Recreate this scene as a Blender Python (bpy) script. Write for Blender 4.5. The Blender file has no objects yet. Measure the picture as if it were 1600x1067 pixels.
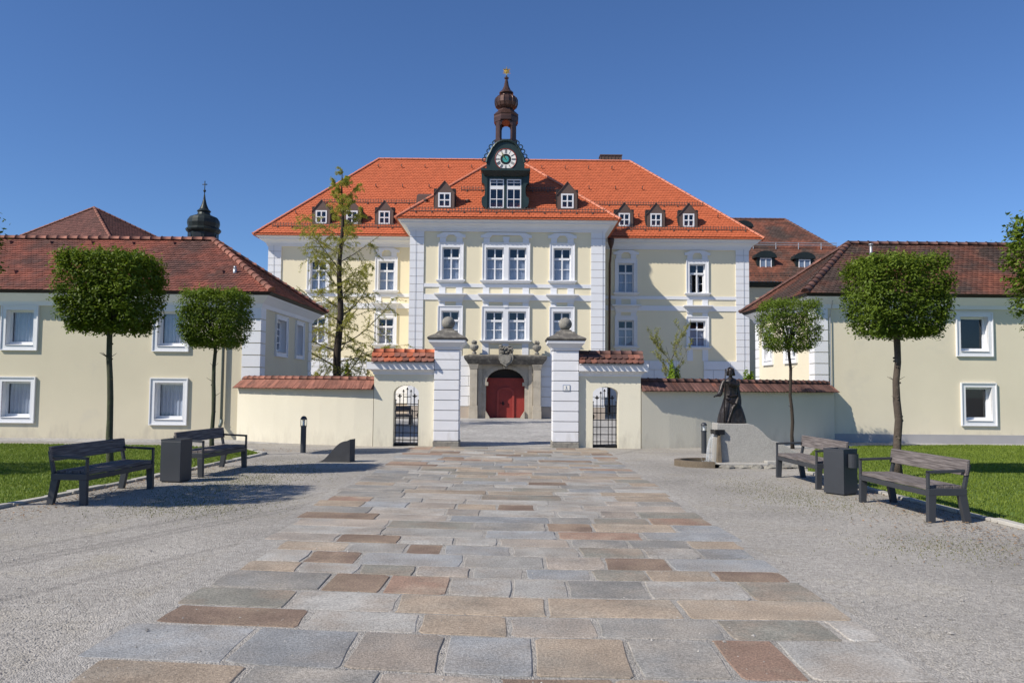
import bpy, math, random
import numpy as np
from mathutils import Vector, Matrix
rnd = random.Random(7)
SC = bpy.context.scene
COL = SC.collection

# ------------------------------------------------------------------ camera
FPX, EYE = 1244.0, 1.7                      # focal length in photo pixels (1600 wide), eye height
PITCH, ROLL = math.atan((603 - 533.5) / FPX), 0.009
_F = Vector((0, math.cos(PITCH), math.sin(PITCH)))
_u = Vector((0, -math.sin(PITCH), math.cos(PITCH)))
_R = Vector((1, 0, 0)) * math.cos(ROLL) + _u * math.sin(ROLL)
_U = _u * math.cos(ROLL) - Vector((1, 0, 0)) * math.sin(ROLL)
cam_d = bpy.data.cameras.new('camera'); cam = bpy.data.objects.new('camera', cam_d); COL.objects.link(cam)
cam_d.sensor_width = 36; cam_d.lens = 36 * FPX / 1600; cam_d.clip_end = 1500
M = Matrix((_R, _U, -_F)).transposed().to_4x4(); M.translation = Vector((0, 0, EYE)); cam.matrix_world = M
SC.camera = cam

# ------------------------------------------------------------------ sky and sun
SUN_FROM = Vector((-1.0, -0.58, 1.02)).normalized()
w = bpy.data.worlds.new('World'); SC.world = w; w.use_nodes = True
nt = w.node_tree; bg = nt.nodes['Background']
sky = nt.nodes.new('ShaderNodeTexSky'); sky.sky_type = 'NISHITA'; sky.sun_disc = False
sky.sun_elevation = math.asin(SUN_FROM.z); sky.sun_rotation = math.atan2(SUN_FROM.x, SUN_FROM.y)
sky.air_density = 1.0; sky.dust_density = 0.0; sky.ozone_density = 9; sky.altitude = 400
tintn = nt.nodes.new('ShaderNodeVectorMath'); tintn.operation = 'MULTIPLY'; tintn.inputs[1].default_value = (.96, 1.0, 1.10)   # a clear, deep blue spring sky
nt.links.new(sky.outputs[0], tintn.inputs[0]); nt.links.new(tintn.outputs[0], bg.inputs[0]); bg.inputs[1].default_value = 0.099
sd = bpy.data.lights.new('sun', 'SUN'); sun = bpy.data.objects.new('sun', sd); COL.objects.link(sun)
sd.energy = 4.9; sd.angle = math.radians(0.5); sd.color = (1, .93, .82)
sun.rotation_euler = (-SUN_FROM).to_track_quat('-Z', 'Y').to_euler(); sun.location = SUN_FROM * 60
SC.view_settings.view_transform = 'Standard'; SC.view_settings.look = 'None'
SC.view_settings.exposure = 0.15; SC.view_settings.gamma = 1; SC.view_settings.use_curve_mapping = False

# ------------------------------------------------------------------ where a photo pixel lies on a known surface
def ray(x, y): return _F + _R * ((x - 800) / FPX) + _U * ((533.5 - y) / FPX)
def G(x, y):
    d = ray(x, y); t = -EYE / d.z; return (d.x * t, d.y * t)
def P(x, y, Y):
    d = ray(x, y); t = Y / d.y; return (d.x * t, EYE + d.z * t)

# ------------------------------------------------------------------ materials
MATS = {}
def mat(name, base, rough=.7, var=.12, scale=3.0, bump=0, bscale=60, metal=0, second=None, sscale=1.0, samt=.5,
        tint=0, randobj=0, spec=.4, fine=0, fscale=80, stain=None):
    """principled colour with cloudy variation, optional second colour in patches, bump, per-piece tint"""
    m = bpy.data.materials.new(name); m.use_nodes = True; n = m.node_tree; L = n.links; N = n.nodes
    b = N['Principled BSDF']; b.inputs['Roughness'].default_value = rough; b.inputs['Metallic'].default_value = metal
    b.inputs['Specular IOR Level'].default_value = spec
    tc = N.new('ShaderNodeTexCoord'); co = tc.outputs['Object']
    if randobj:
        oi = N.new('ShaderNodeObjectInfo'); ad = N.new('ShaderNodeVectorMath'); ad.operation = 'MULTIPLY_ADD'
        ad.inputs[0].default_value = (37, 53, 71); L.new(oi.outputs['Random'], ad.inputs[1]); L.new(co, ad.inputs[2]); co = ad.outputs[0]
    nz = N.new('ShaderNodeTexNoise'); nz.inputs['Scale'].default_value = scale; nz.inputs['Detail'].default_value = 6; L.new(co, nz.inputs[0])
    mr = N.new('ShaderNodeMapRange'); mr.inputs[1].default_value = .25; mr.inputs[2].default_value = .75
    mr.inputs[3].default_value = 1 - var; mr.inputs[4].default_value = 1 + var; L.new(nz.outputs[0], mr.inputs[0])
    col = None
    rgb = N.new('ShaderNodeRGB'); rgb.outputs[0].default_value = (*base, 1); col = rgb.outputs[0]
    if second:
        n2 = N.new('ShaderNodeTexNoise'); n2.inputs['Scale'].default_value = sscale; n2.inputs['Detail'].default_value = 7; n2.inputs['Roughness'].default_value = .65
        L.new(co, n2.inputs[0]); r2 = N.new('ShaderNodeMapRange'); r2.inputs[1].default_value = .62 - samt * .3; r2.inputs[2].default_value = .82 - samt * .3
        L.new(n2.outputs[0], r2.inputs[0]); mx = N.new('ShaderNodeMix'); mx.data_type = 'RGBA'
        L.new(r2.outputs[0], mx.inputs[0]); L.new(col, mx.inputs[6]); mx.inputs[7].default_value = (*second, 1); col = mx.outputs[2]
    if stain:                                          # damp and splash dirt with ragged edges, creeping up from the ground, and faint runs
        sp = N.new('ShaderNodeSeparateXYZ'); L.new(co, sp.inputs[0]); hh = N.new('ShaderNodeMapRange'); hh.inputs[1].default_value = 0; hh.inputs[2].default_value = .75; hh.inputs[3].default_value = .36; hh.inputs[4].default_value = 0; L.new(sp.outputs[2], hh.inputs[0])
        mp = N.new('ShaderNodeMapping'); mp.inputs['Scale'].default_value = (2.6, 2.6, .8); L.new(co, mp.inputs[0]); n4 = N.new('ShaderNodeTexNoise'); n4.inputs['Scale'].default_value = 1.5; n4.inputs['Detail'].default_value = 9; n4.inputs['Roughness'].default_value = .68; L.new(mp.outputs[0], n4.inputs[0])
        a4 = N.new('ShaderNodeMath'); a4.operation = 'ADD'; L.new(n4.outputs[0], a4.inputs[0]); L.new(hh.outputs[0], a4.inputs[1]); r4 = N.new('ShaderNodeMapRange'); r4.inputs[1].default_value = .70; r4.inputs[2].default_value = 1.0; r4.inputs[4].default_value = .6; L.new(a4.outputs[0], r4.inputs[0])
        mx = N.new('ShaderNodeMix'); mx.data_type = 'RGBA'; L.new(r4.outputs[0], mx.inputs[0]); L.new(col, mx.inputs[6]); mx.inputs[7].default_value = (*stain, 1); col = mx.outputs[2]
    fac = mr.outputs[0]
    def mul(a, bsock):
        k = N.new('ShaderNodeMath'); k.operation = 'MULTIPLY'; L.new(a, k.inputs[0]); L.new(bsock, k.inputs[1]); return k.outputs[0]
    if tint:
        at = N.new('ShaderNodeAttribute'); at.attribute_name = 'tint'; t = N.new('ShaderNodeMapRange')
        t.inputs[3].default_value = 1 - tint; t.inputs[4].default_value = 1 + tint; L.new(at.outputs['Fac'], t.inputs[0]); fac = mul(fac, t.outputs[0])
    if randobj:
        t = N.new('ShaderNodeMapRange'); t.inputs[3].default_value = 1 - randobj; t.inputs[4].default_value = 1 + randobj
        L.new(oi.outputs['Random'], t.inputs[0]); fac = mul(fac, t.outputs[0])
    if fine:
        nf = N.new('ShaderNodeTexNoise'); nf.inputs['Scale'].default_value = fscale; nf.inputs['Detail'].default_value = 3; L.new(co, nf.inputs[0])
        t = N.new('ShaderNodeMapRange'); t.inputs[1].default_value = .3; t.inputs[2].default_value = .7; t.inputs[3].default_value = 1 - fine; t.inputs[4].default_value = 1 + fine
        L.new(nf.outputs[0], t.inputs[0]); fac = mul(fac, t.outputs[0])
    vm = N.new('ShaderNodeVectorMath'); vm.operation = 'SCALE'; L.new(col, vm.inputs[0]); L.new(fac, vm.inputs[3]); L.new(vm.outputs[0], b.inputs['Base Color'])
    if bump:
        nb = N.new('ShaderNodeTexNoise'); nb.inputs['Scale'].default_value = bscale; nb.inputs['Detail'].default_value = 4; L.new(co, nb.inputs[0])
        bp = N.new('ShaderNodeBump'); bp.inputs['Strength'].default_value = bump; bp.inputs['Distance'].default_value = .02
        L.new(nb.outputs[0], bp.inputs['Height']); L.new(bp.outputs[0], b.inputs['Normal'])
    MATS[name] = m; return m

mat('cream', (.78, .70, .50), .85, .035, .5, .12, 40)
mat('cream_flank', (.62, .56, .415), .85, .05, .6, .15, 30, second=(.56, .51, .40), sscale=.8, samt=.15, stain=(.40, .36, .29))
mat('cream_flank_lit', (.72, .65, .49), .85, .05, .6, .15, 30, second=(.64, .585, .46), sscale=.8, samt=.15, stain=(.46, .42, .34))  # cream_flank lightened; right house's different angle to the light put into colour
mat('cream_wall', (.655, .61, .49), .85, .05, .7, .2, 25, second=(.62, .58, .46), sscale=.9, samt=.2, stain=(.46, .42, .34))
mat('cream_gate', (.76, .71, .56), .85, .05, .7, .2, 25, second=(.66, .62, .50), sscale=.9, samt=.2, stain=(.46, .42, .34))
mat('white', (.74, .745, .76), .7, .03, 1.0, .05, 60)
mat('white_old', (.76, .76, .775), .75, .05, 2.0, .12, 60, second=(.62, .60, .56), sscale=2, samt=.1, stain=(.42, .40, .36))
mat('plinth_beige', (.42, .36, .30), .85, .08, 1.5, .1, 40)
mat('plinth_grey', (.36, .35, .35), .85, .06, 1.5, .1, 40)
mat('tile_new', (.50, .125, .05), .7, .06, 1.2, .05, 90, tint=.07)
mat('tile_old', (.26, .082, .053), .8, .16, 2.0, .15, 90, tint=.2, second=(.115, .058, .046), sscale=.6, samt=.6)
mat('tile_brown', (.21, .075, .045), .85, .2, 2.0, .15, 90, tint=.25, second=(.075, .05, .04), sscale=.5, samt=.75)
mat('tile_far', (.125, .05, .04), .85, .15, 2.0, .1, 90, tint=.25, second=(.09, .04, .032), sscale=.3, samt=.6)
mat('cap_red', (.255, .105, .073), .8, .22, 5.0, .3, 60, randobj=.28, second=(.12, .06, .045), sscale=3, samt=.4)
mat('cap_orange', (.43, .12, .058), .8, .2, 5.0, .3, 60, randobj=.25, second=(.2, .07, .04), sscale=3, samt=.25)
mat('cap_dark', (.125, .062, .05), .85, .25, 5.0, .3, 60, randobj=.4, second=(.34, .115, .06), sscale=.8, samt=.12)
mat('cap_new', (.62, .22, .13), .7, .1, 3.0, .1, 60, randobj=.1)
mat('copper', (.15, .085, .065), .42, .2, 2.5, .05, 30, metal=.45)
mat('copper_old', (.085, .047, .038), .38, .3, 3.0, .05, 30, metal=.45)
mat('brown_sheet', (.13, .085, .068), .55, .12, 1.5, .04, 20, metal=.2)
mat('green_metal', (.022, .042, .042), .45, .2, 2.0, .04, 20, metal=.2)
mat('green_black', (.018, .026, .026), .5, .2, 2.0, .04, 20, metal=.3)
mat('gold', (.95, .62, .16), .25, .1, 5, 0, 1, metal=1)
mat('dial_white', (.82, .80, .74), .5, .03, 3)
mat('dial_black', (.012, .012, .014), .4, .05, 3)
mat('dial_teal', (.04, .30, .30), .45, .3, 8, second=(.10, .42, .30), sscale=9, samt=.5)
mat('sandstone', (.45, .405, .33), .9, .14, 2.5, .35, 35, second=(.30, .27, .22), sscale=2, samt=.3, fine=.08)
mat('stone_dark', (.13, .12, .105), .92, .3, 6, .6, 30, second=(.24, .22, .18), sscale=6, samt=.35, fine=.15)
mat('stone_grey', (.26, .245, .21), .92, .25, 6, .8, 25, second=(.12, .11, .10), sscale=5, samt=.4, fine=.15)
mat('granite', (.37, .355, .325), .85, .06, 4, .2, 120, fine=.22, fscale=70)
mat('granite_wet', (.16, .125, .085), .5, .25, 5, .3, 50, fine=.2)
mat('slate_block', (.055, .056, .06), .75, .15, 4, .15, 60, fine=.12)
mat('red_door', (.28, .035, .028), .5, .12, 4, .08, 40)
mat('red_door_trim', (.33, .05, .04), .5, .1, 4, .05, 40)
mat('iron', (.012, .012, .014), .5, .2, 8, .1, 60, metal=.3)
mat('steel_grey', (.052, .056, .064), .48, .08, 3, .04, 120, metal=.25)
mat('zinc', (.42, .44, .46), .45, .1, 4, 0, 1, metal=.6)
mat('pipe_green', (.14, .17, .16), .5, .1, 4, 0, 1, metal=.3)
mat('dark_room', (.022, .022, .025), .9, .1, 2)
mat('curtain', (.56, .57, .58), .9, .05, 8)
mat('pane_blue', (.16, .21, .30), .12, .1, 3)
mat('lamp_white', (.7, .7, .68), .4, .02, 5)
mat('bronze', (.030, .025, .024), .38, .35, 9, .25, 40, metal=.4, second=(.075, .068, .066), sscale=5, samt=.3)
mat('bark', (.085, .066, .052), .92, .25, 8, .7, 40, second=(.14, .12, .09), sscale=7, samt=.3)
mat('bark_mossy', (.060, .062, .040), .92, .25, 8, .7, 40, second=(.07, .09, .04), sscale=6, samt=.5)
mat('bark_dark', (.045, .034, .026), .92, .25, 8, .6, 40)
mat('soil', (.20, .17, .13), .95, .2, 4, .4, 50)
mat('litter', (.23, .15, .085), .9, .3, 3, tint=.4)
mat('pebble', (.34, .32, .29), .9, .1, 3, tint=.35)
mat('pale_stone', (.42, .40, .36), .9, .15, 4, .4, 60, randobj=.15, fine=.12)
SLAB = {}
for k, c, s in (('bluegray', (.275, .28, .28), (.27, .255, .235)), ('gray', (.255, .245, .225), (.31, .28, .24)), ('light', (.36, .345, .315), (.33, .29, .245)),
             ('warm', (.335, .285, .235), (.28, .255, .225)), ('tan', (.345, .275, .205), (.31, .265, .21)), ('brown', (.19, .135, .10), (.28, .21, .15)),
             ('rust', (.28, .185, .135), (.33, .265, .20)), ('green', (.23, .22, .185), (.275, .225, .175))):
    SLAB[k] = mat('slab_' + k, c, .82, .24, 2.6, .45, 110, second=s, sscale=1.5, samt=.62, randobj=.12, fine=.32, fscale=60)

def wood_mat():
    m = mat('bench_wood', (.145, .125, .115), .85, .15, 3, .3, 50, randobj=.12)
    n = m.node_tree; N = n.nodes; L = n.links; b = N['Principled BSDF']
    tc = N.new('ShaderNodeTexCoord'); mp = N.new('ShaderNodeMapping'); mp.inputs['Scale'].default_value = (2.2, 40, 40); L.new(tc.outputs['Object'], mp.inputs[0])
    nz = N.new('ShaderNodeTexNoise'); nz.inputs['Scale'].default_value = 1.4; nz.inputs['Detail'].default_value = 8; L.new(mp.outputs[0], nz.inputs[0])
    cr = N.new('ShaderNodeValToRGB'); cr.color_ramp.elements[0].position = .3; cr.color_ramp.elements[0].color = (.055, .045, .042, 1)
    cr.color_ramp.elements[1].position = .72; cr.color_ramp.elements[1].color = (.235, .205, .195, 1); L.new(nz.outputs[0], cr.inputs[0]); L.new(cr.outputs[0], b.inputs['Base Color'])
    bp = N.new('ShaderNodeBump'); bp.inputs['Strength'].default_value = .5; bp.inputs['Distance'].default_value = .01; L.new(nz.outputs[0], bp.inputs['Height']); L.new(bp.outputs[0], b.inputs['Normal'])
wood_mat()

def glass_mat(name, tcol, refl):
    m = bpy.data.materials.new(name); m.use_nodes = True; N = m.node_tree.nodes; L = m.node_tree.links
    N.remove(N['Principled BSDF']); o = N['Material Output']
    t = N.new('ShaderNodeBsdfTransparent'); t.inputs[0].default_value = (*tcol, 1); g = N.new('ShaderNodeBsdfGlossy'); g.inputs['Roughness'].default_value = .02
    g.inputs[0].default_value = (.9, .95, 1, 1)
    lw = N.new('ShaderNodeFresnel'); lw.inputs[0].default_value = 1.5
    k = N.new('ShaderNodeMath'); k.operation = 'ADD'; k.inputs[1].default_value = refl; L.new(lw.outputs[0], k.inputs[0]); ge = N.new('ShaderNodeNewGeometry'); iv = N.new('ShaderNodeMath'); iv.operation = 'SUBTRACT'; iv.inputs[0].default_value = 1; L.new(ge.outputs['Backfacing'], iv.inputs[1]); kk = N.new('ShaderNodeMath'); kk.operation = 'MULTIPLY'; L.new(k.outputs[0], kk.inputs[0]); L.new(iv.outputs[0], kk.inputs[1]); k = kk
    x = N.new('ShaderNodeMixShader'); L.new(k.outputs[0], x.inputs[0]); L.new(t.outputs[0], x.inputs[1]); L.new(g.outputs[0], x.inputs[2]); L.new(x.outputs[0], o.inputs[0])
    MATS[name] = m
glass_mat('glass', (.86, .89, .94), .03); glass_mat('lamp_glass', (.92, .94, .95), .03)

def water_mat():
    m = mat('water', (.03, .04, .04), .05, .05, 5, .3, 14, spec=.8)
water_mat()
def stream_mat():
    m = bpy.data.materials.new('falling_water'); m.use_nodes = True; N = m.node_tree.nodes; L = m.node_tree.links
    b = N['Principled BSDF']; b.inputs['Base Color'].default_value = (.85, .88, .9, 1); b.inputs['Roughness'].default_value = .15; b.inputs['Alpha'].default_value = .12
    MATS['falling_water'] = m
stream_mat()

def leaf_mat(name, c1, c2, trans=.35):
    m = bpy.data.materials.new(name); m.use_nodes = True; N = m.node_tree.nodes; L = m.node_tree.links
    b = N['Principled BSDF']; o = N['Material Output']; b.inputs['Roughness'].default_value = .55; b.inputs['Specular IOR Level'].default_value = .3
    at = N.new('ShaderNodeAttribute'); at.attribute_name = 'tint'
    mx = N.new('ShaderNodeMix'); mx.data_type = 'RGBA'; L.new(at.outputs['Fac'], mx.inputs[0]); mx.inputs[6].default_value = (*c1, 1); mx.inputs[7].default_value = (*c2, 1)
    L.new(mx.outputs[2], b.inputs['Base Color']); t = N.new('ShaderNodeBsdfTranslucent'); L.new(mx.outputs[2], t.inputs[0])
    s = N.new('ShaderNodeMixShader'); s.inputs[0].default_value = trans; L.new(b.outputs[0], s.inputs[1]); L.new(t.outputs[0], s.inputs[2]); L.new(s.outputs[0], o.inputs[0])
    MATS[name] = m
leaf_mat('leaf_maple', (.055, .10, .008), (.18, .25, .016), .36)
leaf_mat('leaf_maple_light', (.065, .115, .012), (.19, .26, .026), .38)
leaf_mat('needles', (.31, .32, .045), (.50, .48, .085), .55)
leaf_mat('leaf_shrub', (.12, .20, .02), (.27, .38, .04), .4)
leaf_mat('leaf_sapling', (.22, .23, .06), (.36, .36, .10), .4)
leaf_mat('grass_blade', (.115, .175, .022), (.25, .32, .045), .35)
leaf_mat('weed', (.10, .115, .03), (.20, .19, .06), .2)

def ground_mats():
    # gravel: grains by voronoi cells, cloudy light / dark drifts, sparse brownish dirt
    def gravel(name, base, scale, dirt, amt):
        m = bpy.data.materials.new(name); m.use_nodes = True; N = m.node_tree.nodes; L = m.node_tree.links; b = N['Principled BSDF']; b.inputs['Roughness'].default_value = .92
        tc = N.new('ShaderNodeTexCoord'); co = tc.outputs['Object']
        v = N.new('ShaderNodeTexVoronoi'); v.inputs['Scale'].default_value = scale; L.new(co, v.inputs[0])
        bw = N.new('ShaderNodeSeparateColor'); L.new(v.outputs['Color'], bw.inputs[0])
        r = N.new('ShaderNodeMapRange'); r.inputs[3].default_value = .78; r.inputs[4].default_value = 1.22; L.new(bw.outputs[0], r.inputs[0])
        n1 = N.new('ShaderNodeTexNoise'); n1.inputs['Scale'].default_value = .45; n1.inputs['Detail'].default_value = 9; n1.inputs['Roughness'].default_value = .6; L.new(co, n1.inputs[0])
        r1 = N.new('ShaderNodeMapRange'); r1.inputs[1].default_value = .3; r1.inputs[2].default_value = .7; r1.inputs[3].default_value = .78; r1.inputs[4].default_value = 1.22; L.new(n1.outputs[0], r1.inputs[0])
        n3 = N.new('ShaderNodeTexNoise'); n3.inputs['Scale'].default_value = 14; n3.inputs['Detail'].default_value = 5; L.new(co, n3.inputs[0])
        r3 = N.new('ShaderNodeMapRange'); r3.inputs[1].default_value = .3; r3.inputs[2].default_value = .7; r3.inputs[3].default_value = .82; r3.inputs[4].default_value = 1.18; L.new(n3.outputs[0], r3.inputs[0])
        k = N.new('ShaderNodeMath'); k.operation = 'MULTIPLY'; L.new(r.outputs[0], k.inputs[0]); L.new(r1.outputs[0], k.inputs[1])
        k2 = N.new('ShaderNodeMath'); k2.operation = 'MULTIPLY'; L.new(k.outputs[0], k2.inputs[0]); L.new(r3.outputs[0], k2.inputs[1])
        n2 = N.new('ShaderNodeTexNoise'); n2.inputs['Scale'].default_value = 1.1; n2.inputs['Detail'].default_value = 8; n2.inputs['Roughness'].default_value = .7; L.new(co, n2.inputs[0])
        r2 = N.new('ShaderNodeMapRange'); r2.inputs[1].default_value = .52; r2.inputs[2].default_value = .78; r2.inputs[4].default_value = amt; L.new(n2.outputs[0], r2.inputs[0])
        mx = N.new('ShaderNodeMix'); mx.data_type = 'RGBA'; L.new(r2.outputs[0], mx.inputs[0]); mx.inputs[6].default_value = (*base, 1); mx.inputs[7].default_value = (*dirt, 1)
        if name == 'gravel':                           # faint wheel tracks where the grit is pressed in
            dp = N.new('ShaderNodeVectorMath'); dp.operation = 'DOT_PRODUCT'; dp.inputs[1].default_value = (-.90, .43, 0); ds = N.new('ShaderNodeVectorMath'); ds.operation = 'MULTIPLY_ADD'; ds.inputs[1].default_value = (.35, .35, 0); L.new(n1.outputs['Color'], ds.inputs[0]); L.new(co, ds.inputs[2]); L.new(ds.outputs[0], dp.inputs[0])
            acc = None
            for c0_ in (7.3, 7.45, 7.95, 6.2):
                sb = N.new('ShaderNodeMath'); sb.operation = 'SUBTRACT'; L.new(dp.outputs['Value'], sb.inputs[0]); sb.inputs[1].default_value = c0_; ab_ = N.new('ShaderNodeMath'); ab_.operation = 'ABSOLUTE'; L.new(sb.outputs[0], ab_.inputs[0]); mr_ = N.new('ShaderNodeMapRange'); mr_.inputs[1].default_value = .0; mr_.inputs[2].default_value = .09; mr_.inputs[3].default_value = .78; mr_.inputs[4].default_value = 1; L.new(ab_.outputs[0], mr_.inputs[0])
                k3 = N.new('ShaderNodeMath'); k3.operation = 'MULTIPLY'; L.new(k2.outputs[0], k3.inputs[0]); L.new(mr_.outputs[0], k3.inputs[1]); k2 = k3
        vm = N.new('ShaderNodeVectorMath'); vm.operation = 'SCALE'; L.new(mx.outputs[2], vm.inputs[0]); L.new(k2.outputs[0], vm.inputs[3]); L.new(vm.outputs[0], b.inputs['Base Color'])
        bp = N.new('ShaderNodeBump'); bp.inputs['Strength'].default_value = .7; bp.inputs['Distance'].default_value = .012; L.new(v.outputs['Distance'], bp.inputs['Height']); bp.invert = True
        L.new(bp.outputs[0], b.inputs['Normal']); MATS[name] = m
    gravel('gravel', (.335, .312, .277), 75, (.31, .27, .19), .6)
    gravel('gravel_joint', (.34, .318, .285), 90, (.28, .26, .22), .4)
    gravel('cobble', (.34, .33, .315), 11, (.24, .23, .21), .4)
    mat('turf', (.10, .16, .025), .95, .35, 2.2, .5, 60, second=(.12, .15, .035), sscale=1.2, samt=.35, fine=.3, fscale=90)
ground_mats()

# ------------------------------------------------------------------ mesh helpers
class MB:
    def __init__(s): s.v = []; s.f = []; s.m = []; s.t = []
    def face(s, idx, m=0, t=.5): s.f.append(idx); s.m.append(m); s.t.append(t)
    def add(s, pts): i = len(s.v); s.v.extend([tuple(p) for p in pts]); return i
    def poly(s, pts, m=0, t=.5): i = s.add(pts); s.face(tuple(range(i, i + len(pts))), m, t)
    def hexa(s, p, m=0, t=.5):
        """8 corners: bottom 4 counterclockwise seen from above, then top 4"""
        i = s.add(p)
        for q in ((3, 2, 1, 0), (4, 5, 6, 7), (0, 1, 5, 4), (1, 2, 6, 5), (2, 3, 7, 6), (3, 0, 4, 7)): s.face(tuple(i + k for k in q), m, t)
    def box(s, x0, x1, y0, y1, z0, z1, m=0, t=.5):
        s.hexa([(x0, y0, z0), (x1, y0, z0), (x1, y1, z0), (x0, y1, z0), (x0, y0, z1), (x1, y0, z1), (x1, y1, z1), (x0, y1, z1)], m, t)
    def frustum(s, a, z0, b, z1, m=0):
        (x0, x1, y0, y1), (X0, X1, Y0, Y1) = a, b
        s.hexa([(x0, y0, z0), (x1, y0, z0), (x1, y1, z0), (x0, y1, z0), (X0, Y0, z1), (X1, Y0, z1), (X1, Y1, z1), (X0, Y1, z1)], m)
    def prism(s, a, b, m=0):
        """two matching outlines (lists of 3D points) -> closed solid"""
        n = len(a); i = s.add(list(a) + list(b)); s.face(tuple(range(i, i + n)), m); s.face(tuple(range(i + 2 * n - 1, i + n - 1, -1)), m)
        for k in range(n): j = (k + 1) % n; s.face((i + k, i + n + k, i + n + j, i + j), m)
    def tube(s, pts, rad, seg=8, m=0, cap=True, t=.5):
        pts = [Vector(p) for p in pts]; n = len(pts)
        if not hasattr(rad, '__len__'): rad = [rad] * n
        rings = []; up = Vector((0, 0, 1)); prev = None
        for k in range(n):
            d = (pts[min(k + 1, n - 1)] - pts[max(k - 1, 0)]).normalized()
            if prev is None: a = d.cross(up if abs(d.z) < .9 else Vector((1, 0, 0))).normalized()
            else: a = (prev - d * prev.dot(d)).normalized()
            prev = a; b = d.cross(a)
            rings.append(s.add([pts[k] + (a * math.cos(2 * math.pi * q / seg) + b * math.sin(2 * math.pi * q / seg)) * rad[k] for q in range(seg)]))
        for k in range(n - 1):
            for q in range(seg):
                q2 = (q + 1) % seg; s.face((rings[k] + q, rings[k] + q2, rings[k + 1] + q2, rings[k + 1] + q), m, t)
        if cap: s.face(tuple(rings[0] + q for q in reversed(range(seg))), m, t); s.face(tuple(rings[-1] + q for q in range(seg)), m, t)
    def lathe(s, prof, cx, cy, seg=24, m=0, rot=0):
        """prof: (radius, z) from bottom to top"""
        rings = [s.add([(cx + r * math.cos(2 * math.pi * q / seg + rot), cy + r * math.sin(2 * math.pi * q / seg + rot), z) for q in range(seg)]) for r, z in prof]
        for k in range(len(prof) - 1):
            for q in range(seg): q2 = (q + 1) % seg; s.face((rings[k] + q, rings[k] + q2, rings[k + 1] + q2, rings[k + 1] + q), m)
        s.face(tuple(rings[0] + q for q in reversed(range(seg))), m); s.face(tuple(rings[-1] + q for q in range(seg)), m)
    def ball(s, c, r, seg=10, rings=7, m=0, jitter=0, rg=rnd):
        prof = [(max(.001, math.sin(math.pi * k / rings)), -math.cos(math.pi * k / rings)) for k in range(rings + 1)]
        if not hasattr(r, '__len__'): r = (r, r, r)
        base = len(s.v)
        for q, z in prof:
            for e in range(seg):
                j = 1 + rg.uniform(-jitter, jitter); a = 2 * math.pi * e / seg
                s.v.append((c[0] + q * math.cos(a) * r[0] * j, c[1] + q * math.sin(a) * r[1] * j, c[2] + z * r[2] * j))
        for k in range(rings):
            for e in range(seg): e2 = (e + 1) % seg; s.face((base + k * seg + e, base + k * seg + e2, base + (k + 1) * seg + e2, base + (k + 1) * seg + e), m)
    def build(s, name, mats, parent=None, smooth=False, bevel=0, kind=None, off=None):
        me = bpy.data.meshes.new(name)
        o0 = off if off is not None else (world_of(parent) if parent else Vector((0, 0, 0)))
        v = [(p[0] - o0[0], p[1] - o0[1], p[2] - o0[2]) for p in s.v] if any(o0) else s.v
        me.from_pydata(v, [], s.f)
        if isinstance(mats, str): mats = [mats]
        for mm in mats: me.materials.append(MATS[mm])
        if len(mats) > 1: me.polygons.foreach_set('material_index', s.m)
        a = me.attributes.new('tint', 'FLOAT', 'FACE'); a.data.foreach_set('value', s.t)
        if smooth: me.polygons.foreach_set('use_smooth', [True] * len(s.f))
        return link(name, me, parent, bevel, kind)
def link(name, me, parent=None, bevel=0, kind=None):
    o = bpy.data.objects.new(name, me); COL.objects.link(o)
    if parent: o.parent = parent
    if bevel:
        b = o.modifiers.new('bevel', 'BEVEL'); b.width = bevel; b.segments = 2; b.limit_method = 'ANGLE'; b.angle_limit = math.radians(40)
    if kind: o['kind'] = kind
    return o
def world_of(o):
    l = Vector((0, 0, 0))
    while o: l = l + o.location; o = o.parent
    return l
def thing(name, label, cat, loc=(0, 0, 0), group=None):
    o = bpy.data.objects.new(name, None); COL.objects.link(o); o.location = loc; o.empty_display_size = .3
    tag(o, label, cat, group); return o
def tag(o, label, cat, group=None):
    o['label'] = label; o['category'] = cat
    if group: o['group'] = group
    return o
def np_mesh(name, V, nper, matn, parent=None, tint=None, kind=None, loc=None):
    """V: (faces*nper, 3) unshared corner points, nper corners per face"""
    V = np.asarray(V, dtype=np.float64); n = len(V) // nper
    o0 = world_of(parent) if parent else Vector((0, 0, 0)); V = V - np.array(o0)
    me = bpy.data.meshes.new(name); me.vertices.add(len(V)); me.vertices.foreach_set('co', V.ravel())
    me.loops.add(len(V)); me.loops.foreach_set('vertex_index', np.arange(len(V), dtype=np.int32))
    me.polygons.add(n); me.polygons.foreach_set('loop_start', np.arange(0, len(V), nper, dtype=np.int32))
    me.polygons.foreach_set('loop_total', np.full(n, nper, dtype=np.int32))
    me.materials.append(MATS[matn])
    if tint is not None:
        a = me.attributes.new('tint', 'FLOAT', 'FACE'); a.data.foreach_set('value', np.asarray(tint, dtype=np.float32))
    me.update(calc_edges=True); me.validate()
    return link(name, me, parent, 0, kind)

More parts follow.
